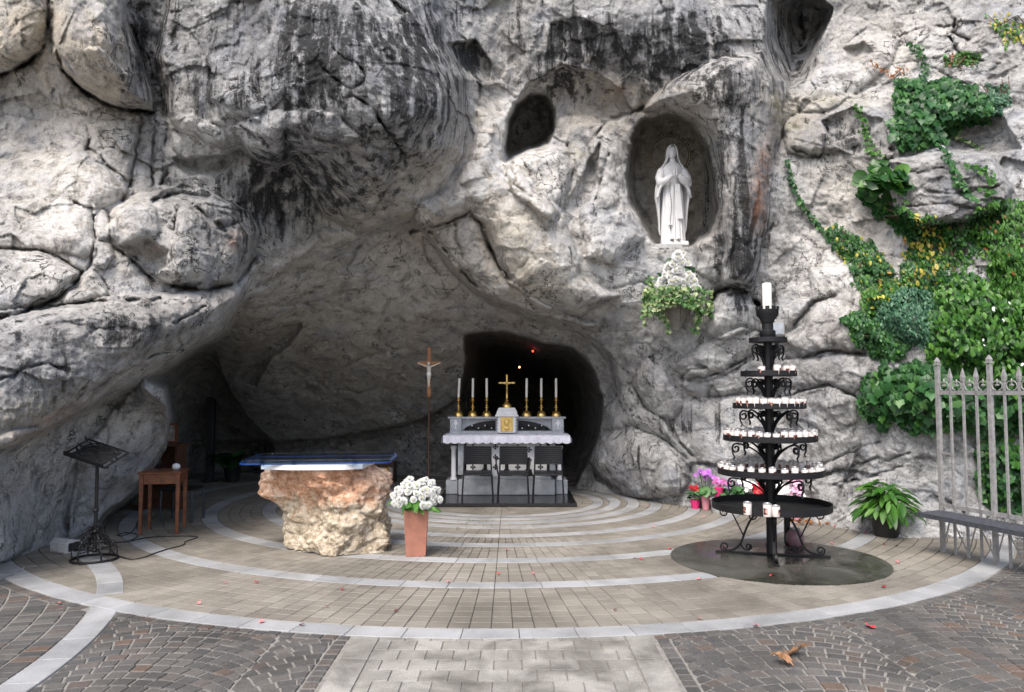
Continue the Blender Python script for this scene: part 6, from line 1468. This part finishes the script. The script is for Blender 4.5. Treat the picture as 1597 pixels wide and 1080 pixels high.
# ---------------------------------------------------------------- fallen leaves on the paving
pet = [simple('red_petal_a', (.55, .05, .06), .6, 0, .3, 20), simple('pink_petal', (.62, .2, .2), .6, 0, .3, 20), simple('dark_red_leaf', (.25, .02, .025), .6, 0, .3, 20)]
def petal_mesh(mt):
    v, f = LEAF['round']; me = bpy.data.meshes.new('fallen_petal'); me.from_pydata([(p[0], p[1] * .8, p[2] * 1.2 + .14 * math.sin(6 * p[0] + 2 * p[1])) for p in v], [], f); me.materials.append(mt); me.polygons.foreach_set('use_smooth', [True] * len(me.polygons)); me.update(); return me
PM = [petal_mesh(x) for x in pet]
where = [(777,897,0,.06,'red fallen leaf on the paving straight in front of the altar'),(832,896,1,.06,'pink fallen petal in front of the altar, right of the red leaf'),(618,955,1,.07,'pink petal on the tan paving below the terracotta planter'),(960,953,1,.06,'pink petal on the tan paving, front centre right'),(700,909,1,.07,'long pale petal on the second ring of slabs'),(791,859,1,.07,'pink petal on the paving centre line near the third ring'),(471,977,2,.07,'dark red leaf on the front slab ring, left of the path'),(408,972,1,.07,'pink petal on the front slab ring near a dark red leaf'),(400,910,0,.07,'red leaf on the paving at left below the boulder table'),(352,911,1,.06,'thin reddish petal left of the red leaf'),(534,921,2,.06,'dark red leaf on the paving below the boulder table'),(510,948,2,.06,'small dark leaf on the tan paving left of centre'),(1357,979,0,.13,'large red leaf lying on the cobbles at right'),(1204,899,0,.09,'bright red petal on the wet round slab'),(1044,858,0,.08,'red petal at the left edge of the wet slab'),(1090,905,1,.07,'pink petal between front ring and the wet slab'),(1091,967,1,.06,'pink petal near the front slab ring at right'),(1180,978,1,.09,'pink petal on the joint between slab ring and cobbles'),(1380,851,0,.07,'red leaf in front of the leafy pot plant'),(1399,853,2,.06,'dark red leaf right of the red one by the pot plant'),(1351,832,0,.07,'red petal left of the leafy pot plant'),(1298,849,1,.08,'pink petals just behind the wet slab'),(1401,879,1,.07,'pink petal on the bare paving right of the wet slab'),(1378,917,2,.07,'small dark red petal right of the front of the wet slab'),(990,872,1,.05,'pink petal beside the red one on ring three'),(1000,873,0,.05,'red petal on the paving right of centre on ring three'),(1011,792,0,.06,'red petal on the inner rings near the rock'),(1019,823,1,.06,'pink petal on the inner ring gap at right'),(1097,807,1,.06,'pink petal in front of the pink pots'),(713,826,1,.06,'pink petal near the altar platform'),(1330,829,1,.06,'pink petal along the foot of the right rock'),(1302,822,0,.06,'red petal along the foot of the right rock'),(310,943,1,.06,'faint pink petal on the front ring at left'),(92,943,1,.07,'pinkish petal on the cobbles at far left')]
for px_, py_, k, s, lb_ in where:
    g = Gd(px_, py_); o = link('fallen_petal', PM[k], None, (g.x, g.y, .014), (jig(.25), jig(.25), random.uniform(0, 6)), s * .75); tag(o, lb_, 'petal', 'fallen petals and leaves on the paving')
# dry plane leaves
bl = leaf_mat('dry_brown_leaf', [(0, (.3, .16, .08)), (1, (.42, .23, .12))], .7, .15)
def plane_leaf(seed):
    random.seed(seed); o = []
    for k in range(5):
        a = R(-90 + 72 * k * .72 - 104 + 36); 
    tips = [(-90 + d, L) for d, L in ((0, 1), (48, .9), (105, .72), (-48, .9), (-105, .72))]
    pts = []
    for d, L in sorted(tips, key=lambda q: q[0]):
        for dd, l2 in ((-22, .42), (-9, .72), (-5, .62), (0, 1), (5, .62), (10, .7)): pts.append((math.cos(R(d + dd)) * L * l2 * .55, math.sin(R(d + dd)) * L * l2 * .55))
    pts.append((0, .1)); n = len(pts)
    def cz(x, y): return .16 * math.sin(5 * x + seed) * math.cos(4 * y) + .35 * (x * x + y * y) + .05 * math.sin(17 * x)
    v = [(x, y, cz(x, y)) for x, y in pts] + [(x * .5, y * .5, cz(x * .5, y * .5) - .03) for x, y in pts] + [(0, 0, -.02)]
    f = [(i, (i + 1) % n, n + (i + 1) % n, n + i) for i in range(n)] + [(n + i, n + (i + 1) % n, 2 * n) for i in range(n)]
    me = bpy.data.meshes.new('dry_leaf'); me.from_pydata(v, [], f); me.materials.append(bl); me.update(); return me
for px_, py_, rz, s, sd, lb_ in ((1238, 1024, 2.6, .25, 3, 'curled dry brown plane leaf on the cobbles, upper of the pair'), (1218, 1034, .4, .23, 8, 'curled dry brown plane leaf on the cobbles, lower of the pair')):
    g = Gd(px_, py_); t = empty('dry_leaf', (g.x, g.y, .012), rz); tag(t, lb_, 'leaf', 'dry leaves on the cobbles'); link('blade', plane_leaf(sd), t, (0, 0, .02), (.15, .12, 0), s); m = MB(); m.tube([(0, .02, .02), (.02, .08, .03), (.0, .12, .035)], .002, 5); m.build('stalk', M['twig'], t)
random.seed(99)
# ---------------------------------------------------------------- small vigil lights deep in the cave
for px_, py_, Y_, col, lb_ in ((831, 548, 16.5, (1, .04, .02), 'tiny glowing red vigil light in the dark behind the altar'), (810, 573, 16.2, (1, .35, .12), 'tiny glowing amber vigil light in the dark behind the altar')):
    p = P(px_, py_, Y_); t = empty('vigil_light', p); tag(t, lb_, 'lamp', 'vigil lights behind the altar')
    m = MB(); m.ball((0, 0, 0), .02, 10, 7); m.build('glass', simple('vigil_glass', col, .4, emit=col, estr=4), t, True)
    m = MB(); m.lathe([(.035, -.03), (.04, -.06), (.01, -.07)], n=10); m.tube([(0, 0, .03), (0, 0, 1.2)], .004, 5); m.build('holder', M['iron'], t, True)
